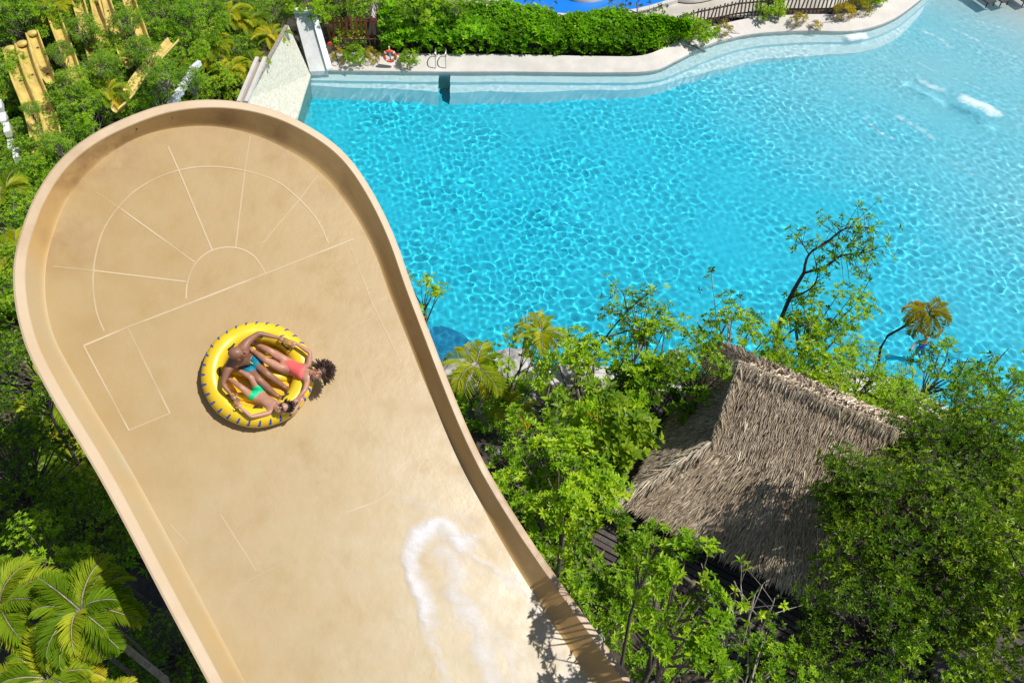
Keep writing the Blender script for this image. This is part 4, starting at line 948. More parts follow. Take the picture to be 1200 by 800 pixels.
for x, y, s_, lb in [(36, 128, .2, 'tiny leafy tree leaning over the left yellow lane'), (70, 62, .3, 'small leafy tree over the third yellow lane'), (97, 32, .38, 'small leafy tree over the top left yellow channel piece'), (118, 76, .36, 'small leafy tree over the lower end of the middle channel pieces'),
                     (146, 24, .36, 'small leafy tree between the two right channel pieces'), (166, 58, .36, 'small leafy tree at the lower end of the right channel piece'), (188, 84, .36, 'small leafy tree over the middle of the slanting yellow piece'), (64, 166, .26, 'small leafy tree over the lower end of the yellow lanes'), (222, 92, .3, 'small leafy tree beside the middle of the pale stepped kerb'), (85, 95, .4, 'small leafy tree right of the third yellow lane')]:
    put('f2', x, y, 7.3, s_, lb, group='small trees over the yellow channels')
G9 = 'ferny bright palms on the hillside'
for x, y, s_, lb in [(248, 55, .8, 'bright ferny palm on the hillside, left one of the row above the kerb'), (290, 28, .8, 'bright ferny palm on the hillside near the top edge'), (318, 45, .7, 'bright ferny palm hanging over the pale plaster slope'), (225, 75, .5, 'orange green ferny palm by the top of the white stepped kerb'), (300, 75, .65, 'bright ferny palm right beside the pale channel strip'), (270, 20, .8, 'bright ferny palm at the top edge, left of the plaster slope'), (270, 85, .7, 'bright ferny palm just above the bowl rim'), (60, 10, .7, 'bright ferny palm near the upper left corner'), (20, 300, .8, 'bright ferny palm at the left edge beside the bowl rim'), (8, 225, .7, 'bright ferny palm at the left edge under the white kerb'), (130, 110, .6, 'bright ferny palm above the bowl rim between yellow channels')]:
    g = P(x, y, 4); put('p5', x, y, ter(g.x, g.y) + 2.3, s_, lb, 'palm', G9)

# branching trees drawn limb by limb in their own upright plane
def limb_tree(name, loc_px, Y0, limbs, label, lm, wm, leaf=.15, nros=90, zr=.35, group=None, seed=1, tintb=.3, cat='tree', thick=1.0):
    r_ = np.random.default_rng(seed); pts0 = PY(*loc_px, Y0); root = empty(name, (pts0.x, pts0.y, 0), label, cat, group); wood = MB(); cs = []; A = []
    for li, (pl, r0, r1, lf) in enumerate(limbs):
        q = [PY(x, y, Y0 + (.35 * math.sin(li * 2.1) * k / max(1, len(pl) - 1) if li else 0)) for k, (x, y) in enumerate(pl)]; q = smooth_path(q, 4)
        wood.tube(q, [(r0 + (r1 - r0) * k / (len(q) - 1)) * thick for k in range(len(q))], 7)
        for k in range(int(lf)):
            f = r_.uniform(.25, 1) ** .7; p = q[min(len(q) - 1, int(f * (len(q) - 1)))]; e_ = r_.normal(0, zr, 3); c = np.array(p) + e_
            wood.tube([p, p.lerp(Vector(c), .5) + Vector((0, 0, .05)), Vector(c)], [.012, .01, .006], 3, cap=False); cs.append(c); A.append(e_ + [0, 0, .3])
    V, Fc, T = rosettes(np.array(cs), np.array(A), 7, leaf, r_, (.0, .8), .42, tints=np.full(len(cs), tintb) + r_.normal(0, .15, len(cs)))
    off = np.array([pts0.x, pts0.y, 0]); wood.v = [tuple(np.array(v) - off) for v in wood.v]
    wood.build('trunk', wm, root, True); link('crown', mesh('crown', V - off, Fc, lm, False, T), root); return root
Yt = P(905, 440, 1.0).y
limb_tree('branching_tree', (905, 445), Yt, [([(905, 455), (908, 415), (912, 385), (925, 350), (942, 320)], .10, .06, 0), ([(942, 320), (948, 298), (970, 283), (990, 268), (1010, 266), (1022, 270)], .05, .015, 46), ([(942, 320), (968, 312), (985, 300), (1008, 297), (1025, 292)], .045, .012, 46),
          ([(925, 350), (950, 338), (958, 322), (954, 300)], .035, .012, 14), ([(908, 415), (925, 390), (950, 378), (975, 372)], .04, .012, 40), ([(948, 298), (940, 285), (936, 280)], .02, .01, 8), ([(985, 300), (1010, 318), (1020, 330)], .015, .006, 6), ([(908, 415), (925, 418), (935, 405)], .04, .02, 4)],
          'tall dark branching tree with sparse leaves rising behind the roof top into the pool view', M_leaf, M_barkd, .15, seed=3, tintb=.3)
limb_tree('branching_tree', (1090, 470), P(1125, 500, 1).y, [([(1120, 505), (1135, 480), (1150, 455), (1165, 428), (1182, 408)], .045, .012, 3), ([(1150, 455), (1160, 425), (1166, 412)], .02, .006, 2), ([(1135, 480), (1148, 474), (1168, 462)], .018, .006, 5), ([(1120, 505), (1115, 475), (1120, 450), (1135, 418)], .03, .01, 22)],
          'bare twiggy tree with forked branches against the pool at right', M_leafd, M_barkd, .13, seed=5, tintb=.4)
limb_tree('branching_tree', (700, 460), P(660, 470, 1).y, [([(655, 480), (680, 440), (710, 395), (735, 365), (770, 335)], .05, .012, 14), ([(710, 395), (745, 385), (790, 370)], .03, .01, 16), ([(735, 365), (728, 340), (712, 352)], .02, .008, 8)],
          'leaning grey branch tree reaching over the pool above the lime green trees', M_leaf, M_barkd, .15, seed=6, tintb=.4)
limb_tree('branching_tree', (850, 410), P(845, 440, 1).y, [([(848, 450), (842, 410), (848, 385), (862, 368)], .05, .02, 10), ([(842, 410), (825, 390), (815, 372)], .03, .01, 5), ([(862, 368), (875, 362)], .02, .01, 3), ([(842, 410), (838, 360), (833, 320)], .02, .006, 6)],
          'dead grey forked branches left of the roof top', M_leafd, M_barkl, .15, seed=7, tintb=.4)
limb_tree('bare_shrub', (870, 740), P(850, 780, 6).y, [([(850, 760), (838, 715), (830, 690), (822, 660)], .022, .008, 4), ([(850, 760), (858, 720), (862, 690), (860, 680)], .02, .008, 4), ([(880, 760), (878, 720), (885, 695), (896, 682)], .022, .008, 3), ([(878, 720), (868, 690), (872, 672)], .018, .006, 2), ([(890, 740), (903, 715), (908, 700)], .02, .008, 4), ([(850, 760), (810, 780), (790, 785), (778, 780)], .022, .012, 3)],
          'bare twiggy shrub in front of the dark boards under the eave', M_leaf, M_barkl, .15, seed=8, tintb=.7, cat='shrub')
limb_tree('branching_tree', (75, 145), P(85, 165, 4).y, [([(70, 170), (78, 150), (82, 138), (80, 122)], .05, .02, 5), ([(78, 150), (95, 150), (104, 146)], .03, .012, 3), ([(78, 150), (66, 140)], .03, .012, 3)], 'pale bare branch tree between the yellow channel and the bowl rim', M_leafs, M_barkl, .12, seed=9, cat='tree')

# hedge along the far deck
hg = empty('hedge', tuple(P(620, 66, .3)), 'long dense bright green hedge along the far pool deck', 'hedge'); hl = hg.location.copy()
r_ = np.random.default_rng(21); cs = []; A = []; TT = []
for i in range(6400):
    x = r_.uniform(448, 805); lo_ = 67 if x < 750 else 67 - (x - 750) * .36; hi_ = 27 + 15 * sm(540, 600, x) + 4 * math.sin(x * .05) + (0 if x < 690 else (x - 690) * .10)
    f = r_.uniform(0, 1) ** .8; y = lo_ + (hi_ - lo_) * f
    g = P(x, y, .3); bump_ = noise.noise(Vector((g.x * .55, g.y * .55, 2))); top = 1.15 + .55 * bump_ + .5 * f
    k = r_.uniform(.35, 1) if f > .14 else r_.uniform(0, 1); z = .3 + top * k ** .6
    cs.append((g.x, g.y, z)); A.append((r_.normal(.15, .3), r_.normal(-.3, .3), 1)); TT.append(.5 + .45 * bump_ + r_.normal(0, .15))
V, Fc, T = rosettes(np.array(cs), np.array(A), 7, .19, r_, (.0, .8), .6, tints=np.array(TT))
link('foliage', mesh('foliage', V - np.array(hl), Fc, M_hedge, False, T), hg); 
for i in range(24):
    x = 456 + i * 14.5; g = P(x, (60 if x < 750 else 60 - (x - 750) * .36), .3); wood = MB(); wood.tube([(g.x, g.y, .1), (g.x + r_.normal(0, .1), g.y + .1, 1.3)], .025, 5); wood.build('stem', M_bark, hg, rel=hl)
# planting between far fence and deck, behind hedge
G10 = 'planting along the right far fence'
for x, y, s_, k, lb in [(822, 38, .8, 's1', 'yellow green shrub at the right end of the hedge'), (805, 28, .7, 's1', 'pale green shrub behind the right end of the hedge'), (850, 28, .6, 'h1', 'yellow flowered shrub right of the hedge'), (905, 10, .8, 's1', 'green shrub in the middle of the long right fence'), (938, 16, .6, 'h1', 'yellow tufted shrub before the right fence'),
                        (990, 10, .8, 'h1', 'large yellow tufted shrub near the deck bend'), (1010, 4, .8, 'h1', 'yellow shrub at the right end of the fence'), (1022, -4, .8, 's1', 'green shrub at the top edge by the deck bend'), (960, 20, .4, 'h1', 'low yellow tuft at the deck kerb')]:
    g = P(x, y, .9); plant(PT[k][0], (g.x, g.y, .1), s_, lb, 'shrub', G10)
G11 = 'planting around the short red fence'
for x, y, s_, k, lb in [(398, 62, .6, 'h1', 'yellow shrub below the red fence next to the white wall'), (415, 64, .6, 's1', 'low green shrub below the red fence'), (435, 62, .6, 'h1', 'low yellow shrub left of the orange ring'), (478, 66, .5, 's1', 'small shrub right of the orange ring')]:
    g = P(x, y, .7); plant(PT[k][0], (g.x, g.y, .1), s_, lb, 'shrub', G11)
G12 = 'trees behind the far fence and hedge'
for x, y, s_, k, lb in [(365, 8, .8, 'b1', 'tree behind the white wall at the top edge'), (398, 2, .5, 'd2', 'tree behind the red fence, left one'), (436, -4, .5, 'b2', 'tree behind the red fence, right one'), (490, 8, .7, 'b1', 'tree at the top edge behind the left end of the hedge'), (535, 4, .6, 'b3', 'thin tree at the top edge left of the blue river')]:
    g = P(x, y, 2.5); plant(PT[k][0], (g.x, g.y, 2.6 - PT[k][1] * s_), s_, lb, 'tree', G12)
for x, y, lb, sd_ in [(618, 30, 'sparse grey tree before the blue river, left one', 31), (745, 26, 'sparse grey tree before the blue river, right one', 32)]:
    limb_tree('sparse_tree', (x, y), P(x, y, .3).y, [([(x, y + 4), (x + 2, y - 10), (x + 1, y - 22)], .06, .03, 5), ([(x + 2, y - 10), (x - 14, y - 17), (x - 24, y - 22)], .04, .015, 12), ([(x + 2, y - 10), (x + 16, y - 14), (x + 30, y - 19)], .04, .015, 12), ([(x + 1, y - 22), (x + 10, y - 32)], .03, .015, 6)], lb, M_leafd, M_barkl, .18, seed=sd_, group=G12, tintb=.15)

# ground cover
r_ = np.random.default_rng(33); n = 60000
X = r_.uniform(-32, 26, n); Y = r_.uniform(1, 52, n); 
dp = dist_line(X, Y, clos); ins = inpoly(X, Y, pool)
inslab = inpoly(X, Y, [tuple(P(*q)[:2]) for q in ((330, 28), (372, 0), (400, 90), (345, 145), (300, 150), (275, 125))])
north = (Y > 40) & (X > -8)
ok = (~ins) & (dp > 1.5) & (~inslab) & (~north)
dens = np.array([noise.noise(Vector((x * .35, y * .35, 4))) for x, y in zip(X, Y)]); hill = (X < -11) & (Y > 16)
ok &= (dens > np.where((X > -3) & (Y < 19.5), .10, -.08)) | hill
X, Y, dens, hill = X[ok], Y[ok], dens[ok], hill[ok]; Z_ = terr(X, Y) + r_.uniform(.02, 1, len(X)) ** 1.4 * (.55 + .6 * dens + .5 * hill)
V, Fc, T = rosettes(np.stack([X, Y, Z_], 1), np.stack([r_.normal(0, .4, len(X)), r_.normal(-.2, .4, len(X)), np.ones(len(X))], 1), 6, .22, r_, (.0, .9), .36, tints=.42 + .3 * dens + r_.normal(0, .12, len(X)))
tag(link('ground_cover', mesh('ground_cover', V, Fc, M_leafs, False, T)), 'low leafy ground cover over the garden soil and the hillside', 'ground cover', kind='stuff')

# ------------------------------------------------------------------ thatched hut
zr_, ze_ = 8.3, 5.0
RA, RB = P(868, 430, zr_), P(1045, 507, zr_); ED = P(731, 588, ze_)
rd = (RB - RA).normalized(); fn = Vector((rd.y, -rd.x, 0))          # fn points outward from the front slope
if fn.dot(ED - RA) < 0: fn = -fn
fo = (ED - RA).dot(fn); 
hut = empty('thatched_hut', tuple((RA + RB) / 2 + fn * .2 - Vector((0, 0, zr_ - 2.0))), 'open sided garden hut under a steep palm thatch roof', 'hut'); hl = hut.location.copy()
eL = (ED - RA).dot(rd); LR = (RB - RA).length; eR = LR + 1.4
def HP(r__, f_, z): q = RA + rd * r__ + fn * f_; return Vector((q.x, q.y, z))
slope = (zr_ - ze_) / fo
zc = 6.75; fc = (zr_ - zc) / slope
EFL, EFR, EBL, EBR = HP(eL, fo, ze_), HP(eR, fo, ze_), HP(eL, -fo, ze_), HP(eR, -fo, ze_)
kL = .15; CL, CBL = HP(kL, fc, zc), HP(kL, -fc, zc); CR_, CBR = HP(LR - .1, fc, zc), HP(LR - .1, -fc, zc)
def thatch_faces(name, quads, m, n, ln=.5, lift=.10, seed=0, wd=.05, thick=.12, base=True, rootp=None, dj=.22):
    """quads: (top-left, top-right, bottom-right, bottom-left); blades run down the slope in overlapping courses"""
    r_ = np.random.default_rng(seed); B = []; D = []; NN = []; T = []; mbq = MB()
    for (a, b_, c, d) in quads:
        nrm = (b_ - a if (b_ - a).length > .01 else c - d).cross(d - a).normalized()
        if nrm.z < 0: nrm = -nrm
        if base:
            tk = nrm * -thick; Vq = [a, b_, c, d, a + tk, b_ + tk, c + tk, d + tk]; mbq.add([v - hl for v in Vq], [(0, 1, 2, 3), (7, 6, 5, 4), (3, 2, 6, 7), (0, 3, 7, 4), (1, 0, 4, 5), (2, 1, 5, 6)], .15)
        area = ((b_ - a).length + (c - d).length) / 2 * ((d - a).length + (c - b_).length) / 2; k = int(n * area)
        for i in range(k):
            v = r_.uniform(0, 1.02); wv = (b_ - a).length * (1 - v) + (c - d).length * v
            if r_.uniform() > wv / max((b_ - a).length, (c - d).length): continue
            v = round(v * 16) / 16 + r_.normal(0, .022); v = min(v, 1.03)
            u = r_.uniform(0, 1); p = a.lerp(d, v).lerp(b_.lerp(c, v), u); dn = (d.lerp(c, u) - a.lerp(b_, u)).normalized()
            dn = (dn + Vector(r_.normal(0, dj, 3)) * .6 + nrm * lift * r_.uniform(.2, 1.6)).normalized()
            B.append(p + nrm * r_.uniform(.01, .07) - hl - dn * ln * .5); D.append(dn); NN.append(nrm); T.append(np.clip(r_.normal(.34, .24), 0, 1) * (.8 + .6 * noise.noise(p * 1.1)))
    if base: mbq.build(name + '_base' if False else 'roof_batten', mat('under_thatch', (.10, .075, .05), .95), rootp)
    B = np.array(B); L_ = ln * r_.uniform(.7, 1.3, len(B)); V, Fc = leaves(B, np.array(D), np.array(NN), L_, np.full(len(B), wd) * r_.uniform(.6, 1.4, len(B)), .5, .06)
    return link(name, mesh(name, V, Fc, m, False, np.repeat(T, 6)), rootp)
roof = empty('thatch_roof', (0, 0, 0), None, None); roof.parent = hut
thatch_faces('front_slope', [(RA, RB, HP(LR, fc, zc), CL), (CL, HP(LR, fc, zc), EFR, EFL)], M_thatch, 620, seed=1, rootp=roof, ln=.36, wd=.032, dj=.24)
thatch_faces('back_slope', [(RA, RB, HP(LR, -fc, zc), CBL), (CBL, HP(LR, -fc, zc), EBR, EBL)], M_thatch, 60, seed=2, rootp=roof)
thatch_faces('left_hip', [(CBL, CL, EFL, EBL)], M_thatch, 600, seed=3, rootp=roof, ln=.26, wd=.024, lift=.06)
thatch_faces('gable_end', [(RA, RA + rd * .02, CL, CBL)], M_thatch, 260, seed=4, rootp=roof, ln=.3, base=False)
thatch_faces('right_hip', [(HP(LR, -fc, zc), HP(LR, fc, zc), EFR, EBR)], M_thatch, 120, seed=5, rootp=roof)
# ridge roll, hip rolls: thick tufts falling both sides
def roll(name, pts, side, m, n=900, ln=.5, seed=0, wd=.05, both=True):
    r_ = np.random.default_rng(seed); B = []; D = []; NN = []; T = []
    for i in range(n):
        f = r_.uniform(0, 1); p = pts[0].lerp(pts[-1], f) + Vector(r_.normal(0, .03, 3)); sd_ = side[0] if (r_.uniform() < .6 or not both) else side[1]
        dn = (sd_ + Vector(r_.normal(0, .16, 3))).normalized(); B.append(p + Vector((0, 0, r_.uniform(.06, .16))) - hl - dn * .05); D.append(dn); NN.append(Vector((0, 0, 1))); T.append(np.clip(r_.normal(.8, .2), 0, 1))
    B = np.array(B); L_ = ln * r_.uniform(.6, 1.2, n); V, Fc = leaves(B, np.array(D), np.array(NN), L_, np.full(n, wd) * r_.uniform(.6, 1.3, n), .5, .25)
    link(name, mesh(name, V, Fc, m, False, np.repeat(T, 6)), roof)
dfr = (fn * 1 + Vector((0, 0, -slope))).normalized(); dbk = (-fn + Vector((0, 0, -slope))).normalized()
roll('ridge_cap', [RA - rd * .15, RB + rd * .1], (dfr, dbk), M_thatchr, 3200, .36, 1, .032)
roll('hip_cap', [CL, EFL], ((EFL - CL).normalized() * .8 + fn * .5 + Vector((0, 0, .05)), (EFL - CL).normalized() * .9 - rd * .5), M_thatchr, 3400, .55, 2, .04)
roll('gable_cap', [RA, CL], (rd * .6 + dfr, dfr), M_thatchr, 700, .34, 3, .034)
# posts and floor
zf_ = 3.0
for k, (a_, b_) in enumerate(((eL + .7, fo - .7), (eR - .7, fo - .7), (eL + .7, -fo + .7), (eR - .7, -fo + .7), (LR / 2, fo - .7))):
    q = HP(a_, b_, 0); mb = MB(); mb.tube([Vector((q.x, q.y, 1.5)) - hl, Vector((q.x + .03, q.y, 4)) - hl, Vector((q.x, q.y, 5.6)) - hl], .10, 10); mb.build('post', M_barkl, hut, True)
mb = MB()
for sg in (1, -1): mb.tube([HP(eL + .5, sg * (fo - .7), 5.35) - hl, HP(eR - .5, sg * (fo - .7), 5.35) - hl], .08, 8)
for a_ in (eL + .7, eR - .7): mb.tube([HP(a_, fo - .5, 5.42) - hl, HP(a_, -fo + .5, 5.42) - hl], .08, 8)
mb.build('roof_beam', M_brown, hut, True)
# boarded walkway below the front eave
wk = empty('boarded_terrace', tuple(HP(LR / 2, fo + .3, 2.6)), 'dark weathered boarded terrace showing under the front eave of the hut', 'terrace'); wl_ = wk.location.copy()
random.seed(3); mb = MB(); Mr = Matrix((rd, fn, Vector((0, 0, 1)))).transposed()
for k in range(26):
    off = -2.9 + k * .20; c = HP((eL + eR) / 2 + .2 + random.uniform(-.03, .03), fo + off, 3.75 + random.uniform(-.01, .012)) - wl_
    mb.box(c, (eR - eL + 1.4 + random.uniform(-.1, .1), .155 + random.uniform(-.012, .01), .04), Mr, t=random.random())
mb.build('boards', M_plank, wk)
for off in (-2.6, -.9, .8, 2.1):
    mb = MB(); mb.box(HP((eL + eR) / 2, fo + off, 3.63) - wl_, (eR - eL + 1.2, .12, .18), Mr); mb.build('joist', M_brown, wk)
mb = MB(); mb.box(HP((eL + eR) / 2 + .2, fo + 2.45, 3.5) - wl_, (eR - eL + 1.4, .05, .42), Mr); mb.build('fascia', M_brown, wk)
# second roof, lower right, in deep shade
q0, q1, q2, q3 = P(1105, 735, 4.6), P(1290, 760, 4.6), P(1290, 900, 3.2), P(1075, 850, 3.2)
h2 = empty('boarded_roof', tuple(Vector((P(1190, 800, 0).x, P(1190, 800, 0).y, 2.5))), 'dark boarded roof in deep shade at the bottom right corner', 'roof'); hh = h2.location.copy()
mb = MB()
for k in range(14):
    f0, f1 = k / 14, (k + .96) / 14; a, b_, c, d = q0.lerp(q3, f0), q1.lerp(q2, f0), q1.lerp(q2, f1), q0.lerp(q3, f1); up_ = Vector((0, 0, .05 + .012 * (k % 2)))
    V = [a, b_, c, d, a + up_, b_ + up_, c + up_ * .6, d + up_ * .6]; mb.add([v - hh for v in V], [(3, 2, 1, 0), (4, 5, 6, 7), (0, 1, 5, 4), (2, 3, 7, 6), (0, 4, 7, 3), (1, 2, 6, 5)], random.random())
mb.build('boards', M_plank, h2)
for q in (q0, q1, q2, q3):
    mb = MB(); mb.tube([Vector((q.x, q.y, .5)) - hh, q - hh], .08, 8); mb.build('post', M_brown, h2, True)

# ------------------------------------------------------------------ walls at the pool's west end
def prism(name, pts, z_or_list, zb, m, parent=None, rel=None):
    n = len(pts); rel = rel or Vector((0, 0, 0)); top = [Vector((p.x, p.y, z)) - rel for p, z in zip(pts, z_or_list)]; bot = [Vector((p.x, p.y, zb)) - rel for p in pts]
    mb = MB(); mb.add(top + bot, [tuple(range(n))] + [(i, n + i, n + (i + 1) % n, (i + 1) % n) for i in range(n)]); return mb.build(name, m, parent)
pts = [P(338, 30, 3.0), P(363, 84, .3), P(345, 142, .3), P(338, 185, .3), P(262, 185, 3.0), P(288, 118, 3.0)]
sl = empty('plaster_slope', tuple(Vector((P(330, 100).x, P(330, 100).y, 0))), 'speckled cream plaster slope at the west end of the pool', 'wall'); r0_ = sl.location.copy()
prism('face', pts, [3.0, .12, .12, .12, 3.0, 3.0], -2, M_slab, sl, r0_)
def beam(name, a, b_, wd, ht, m, parent, rel):
    mb = MB(); d = (b_ - a); s_ = Vector((-d.y, d.x, 0)).normalized() * wd / 2; up_ = Vector((0, 0, ht)); V = [a - s_, a + s_, b_ + s_, b_ - s_]; V += [v + up_ for v in V]
    mb.add([v - rel for v in V], [(3, 2, 1, 0), (4, 5, 6, 7), (0, 1, 5, 4), (1, 2, 6, 5), (2, 3, 7, 6), (3, 0, 4, 7)]); return mb.build(name, m, parent)
beam('kerb', P(336, 32, 3.0), P(287, 122, 3.0), .16, .12, M_barkl, sl, r0_)
ch = empty('channel_strip', tuple(Vector((P(295, 100, 3).x, P(295, 100, 3).y, 2.4))), 'pale concrete channel strip running up beside the plaster slope', 'channel'); r0_ = ch.location.copy()
for dx in (-10, -1): beam('edge', P(312 + dx, 70, 3.1), P(290 + dx, 122, 3.1), .16, .16, M_deck, ch, r0_)
beam('bed', P(307, 70, 3.0), P(285, 122, 3.0), .4, .08, mat('damp_concrete', (.28, .25, .21), .8), ch, r0_)
ww = empty('white_wall', tuple(Vector((P(375, 80).x, P(375, 80).y, 0))), 'white plaster wall block at the left end of the far pool deck', 'wall'); r0_ = ww.location.copy()
A0, A1, A2, A3 = P(344, 14, 2.6), P(364, 14, 2.6), P(384, 83, .25), P(363, 84, .25)
mb = MB(); n_ = Vector((0, .0, -3)); V = [A0, A1, A2, A3]; V += [v + Vector((0, 0, -2.6)) for v in V]
mb.add([v - r0_ for v in V], [(0, 3, 2, 1), (0, 1, 5, 4), (1, 2, 6, 5), (2, 3, 7, 6), (3, 0, 4, 7)]); mb.build('face', M_plaster, ww)
beam('coping', A1 + Vector((.12, 0, .02)), A2 + Vector((.12, 0, .02)), .3, .12, M_white, ww, r0_)
beam('top', A0 + Vector((0, 0, .0)), A1 + Vector((.1, 0, 0)), .35, .14, M_white, ww, r0_)

# ------------------------------------------------------------------ fences
def fence(name, label, pts, h, pitch, m, wd=.09, lean=0.05, group=None):
    p0 = pts[0]; root = empty(name, tuple(p0), label, 'fence', group); pk = MB(); rl = []
    tot = 0
    for a, b_ in zip(pts[:-1], pts[1:]):
        L_ = (b_ - a).length; k = max(1, int(L_ / pitch)); d = (b_ - a).normalized(); M = Matrix((d, Vector((-d.y, d.x, 0)), Vector((0, 0, 1)))).transposed()
        for i in range(k):
            c = a.lerp(b_, i / k); hh_ = h * random.uniform(.93, 1.04); Ml = M @ Matrix.Rotation(random.gauss(0, lean), 3, 'Y')
            pk.box(c - p0 + Vector((0, 0, hh_ / 2)), (wd, .03, hh_), Ml, random.random())
        for z in (.25, .8):
            mb = MB(); mb.box((a + b_) / 2 - p0 + Vector((0, 0, h * z)) + Vector((-d.y, d.x, 0)) * .04, (L_, .04, .08), M); mb.build('rail', m, root)
    pk.build('pickets', m, root); return root
fence('picket_fence', 'short red brown picket fence behind the white wall', [P(388, 52, .3), P(425, 50, .3), P(450, 50, .3)], 1.55, .24, M_rust, .12)
fence('picket_fence', 'low brown slat fence below the red fence', [P(400, 60, .3), P(452, 59, .3), P(475, 56, .3)], .8, .26, M_brown, .07)
fence('picket_fence', 'long brown slat fence along the bend of the far deck', [P(790, 40, .3), P(815, 32, .3), P(862, 22, .3), P(915, 17, .3), P(975, 16, .3), P(1005, 4, .3), P(1020, -8, .3)], 1.1, .22, M_brown, .08, .08)
fence('post_and_rail_fence', 'short timber fence hidden among plants behind the ridge end', [P(985, 500, 2.4), P(1060, 500, 2.4), P(1085, 520, 2.4)], .8, 1.0, M_barkl, .12, .03)

# ------------------------------------------------------------------ far resort things
tag(grid('river_water', np.arange(-3, 12, .4), np.arange(45, 60, .4), lambda X, Y: .40 + .02 * np.sin(X * 2) * np.sin(Y * 2.3), M_blueriver, lambda X, Y: (Y > 46.2 + .12 * (X - 4) ** 2 * .5) & (X > -2.5)), kind='structure')
def blob(name, label, cat, cx_, cy_, rx_, ry_, z0, z1, m):
    c = P(cx_, cy_, z0); V = []; n = 28; root = None
    for k, (f, z) in enumerate(((1.02, 0), (1.0, (z1 - z0) * .8), (.93, z1 - z0), (.0, (z1 - z0) * 1.05))):
        for i in range(n): a = 6.283 * i / n; q = 1 + .08 * math.sin(3 * a + 1); V.append((rx_ * f * q * math.cos(a), ry_ * f * q * math.sin(a), z))
    Fc = [(k * n + i, k * n + (i + 1) % n, (k + 1) * n + (i + 1) % n, (k + 1) * n + i) for k in range(3) for i in range(n)]
    o = link(name, mesh(name, V, Fc, m, True), None, (c.x, c.y, z0)); return tag(o, label, cat)
blob('island', 'pale rounded island in the blue river at the top edge', 'island', 690, -14, 1.9, 1.6, .4, .75, M_deck)
blob('island', 'pale island right of the larger one in the blue river', 'island', 810, -14, 2.2, 1.6, .4, .75, M_deck)
bw = smooth_path([Vector((x, 46.0 + .12 * (x - 4) ** 2 * .5, .4)) for x in (-2.2, 0, 2, 4, 6, 8, 10, 11.5)], 4)
tag(strip_wall('river_kerb', bw, .3, .55, .3, M_deck), kind='structure')
def lounger(px, py, label):
    c = P(px, py, .1); root = empty('sun_lounger', tuple(c), label, 'sun lounger', 'loungers on the far beach', .4)
    mb = MB(); mb.box((0, -.1, .32), (.62, 1.3, .06)); mb.build('seat', M_charcoal, root)
    mb = MB(); mb.box((0, .75, .5), (.62, .7, .06), Matrix.Rotation(R(35), 3, 'X')); mb.build('backrest', M_charcoal, root)
    for sx_ in (-.27, .27):
        for sy_ in (-.65, .5): mb = MB(); mb.box((sx_, sy_, .15), (.05, .05, .3)); mb.build('leg', M_black, root)
lounger(1150, 2, 'dark sun lounger on the far beach, left one'); lounger(1166, 1, 'dark sun lounger on the far beach, middle one'); lounger(1192, 1, 'dark sun lounger on the far beach, right one')
# life ring on its post
c = P(458, 73, .45); lr = empty('life_ring', tuple(c), 'orange life ring on a short post at the far deck edge', 'life ring')
mb = MB(); cz = Vector((0, 0, .42)); pts = [cz + Vector((.30 * math.cos(a), -.10, .30 * math.sin(a))) for a in [6.2832 * i / 28 for i in range(29)]]; mb.tube(pts, .075, 10, cap=False); mb.build('ring', M_orange, lr, True)
for i in range(4):
    a = .785 + i * 1.571; mb = MB(); q = [cz + Vector((.30 * math.cos(a + d), -.10, .30 * math.sin(a + d))) for d in (-.1, 0, .1)]; mb.tube(q, .079, 10); mb.build('band', M_white, lr, True)
mb = MB(); mb.box((0, 0, .45), (.07, .07, .95)); mb.build('post', M_white, lr)
# ladder
c = P(517, 83, 0); ld = empty('pool_ladder', tuple(c), 'stainless steel pool ladder on the far deck', 'ladder')
for sx_ in (-.27, .27):
    mb = MB(); mb.tube(smooth_path([(sx_, .75, .3), (sx_, .7, .85), (sx_, .35, 1.05), (sx_, .0, .85), (sx_, -.05, .2), (sx_, -.06, -1.1)], 4), .028, 8); mb.build('rail', M_steel, ld, True)
for z in (-.2, -.5, -.8): mb = MB(); mb.box((0, -.06, z), (.52, .09, .03)); mb.build('tread', M_steel, ld)
# barrier post with red box
c = P(394, 74, .4); bp_ = empty('barrier_post', tuple(c), 'thin dark post with a red box beside the white wall', 'post')
mb = MB(); mb.tube([(0.1, 0, 0), (0, .1, .7), (-.15, .2, 1.0)], .025, 8); mb.build('pole', M_black, bp_, True); mb = MB(); mb.box((-.2, .2, 1.0), (.2, .12, .16)); mb.build('box', M_red, bp_)
# edge bollard near slide
c = P(524, 436, .45); bo = empty('deck_lamp', tuple(c), 'small dark lamp post on the near pool edge by the slide', 'lamp'); mb = MB(); mb.tube([(0, 0, 0), (0, 0, .62)], .035, 8); mb.build('pole', M_black, bo); mb = MB(); mb.ball((0, 0, .7), (.08, .08, .07)); mb.build('lamp_head', M_steel, bo, True)

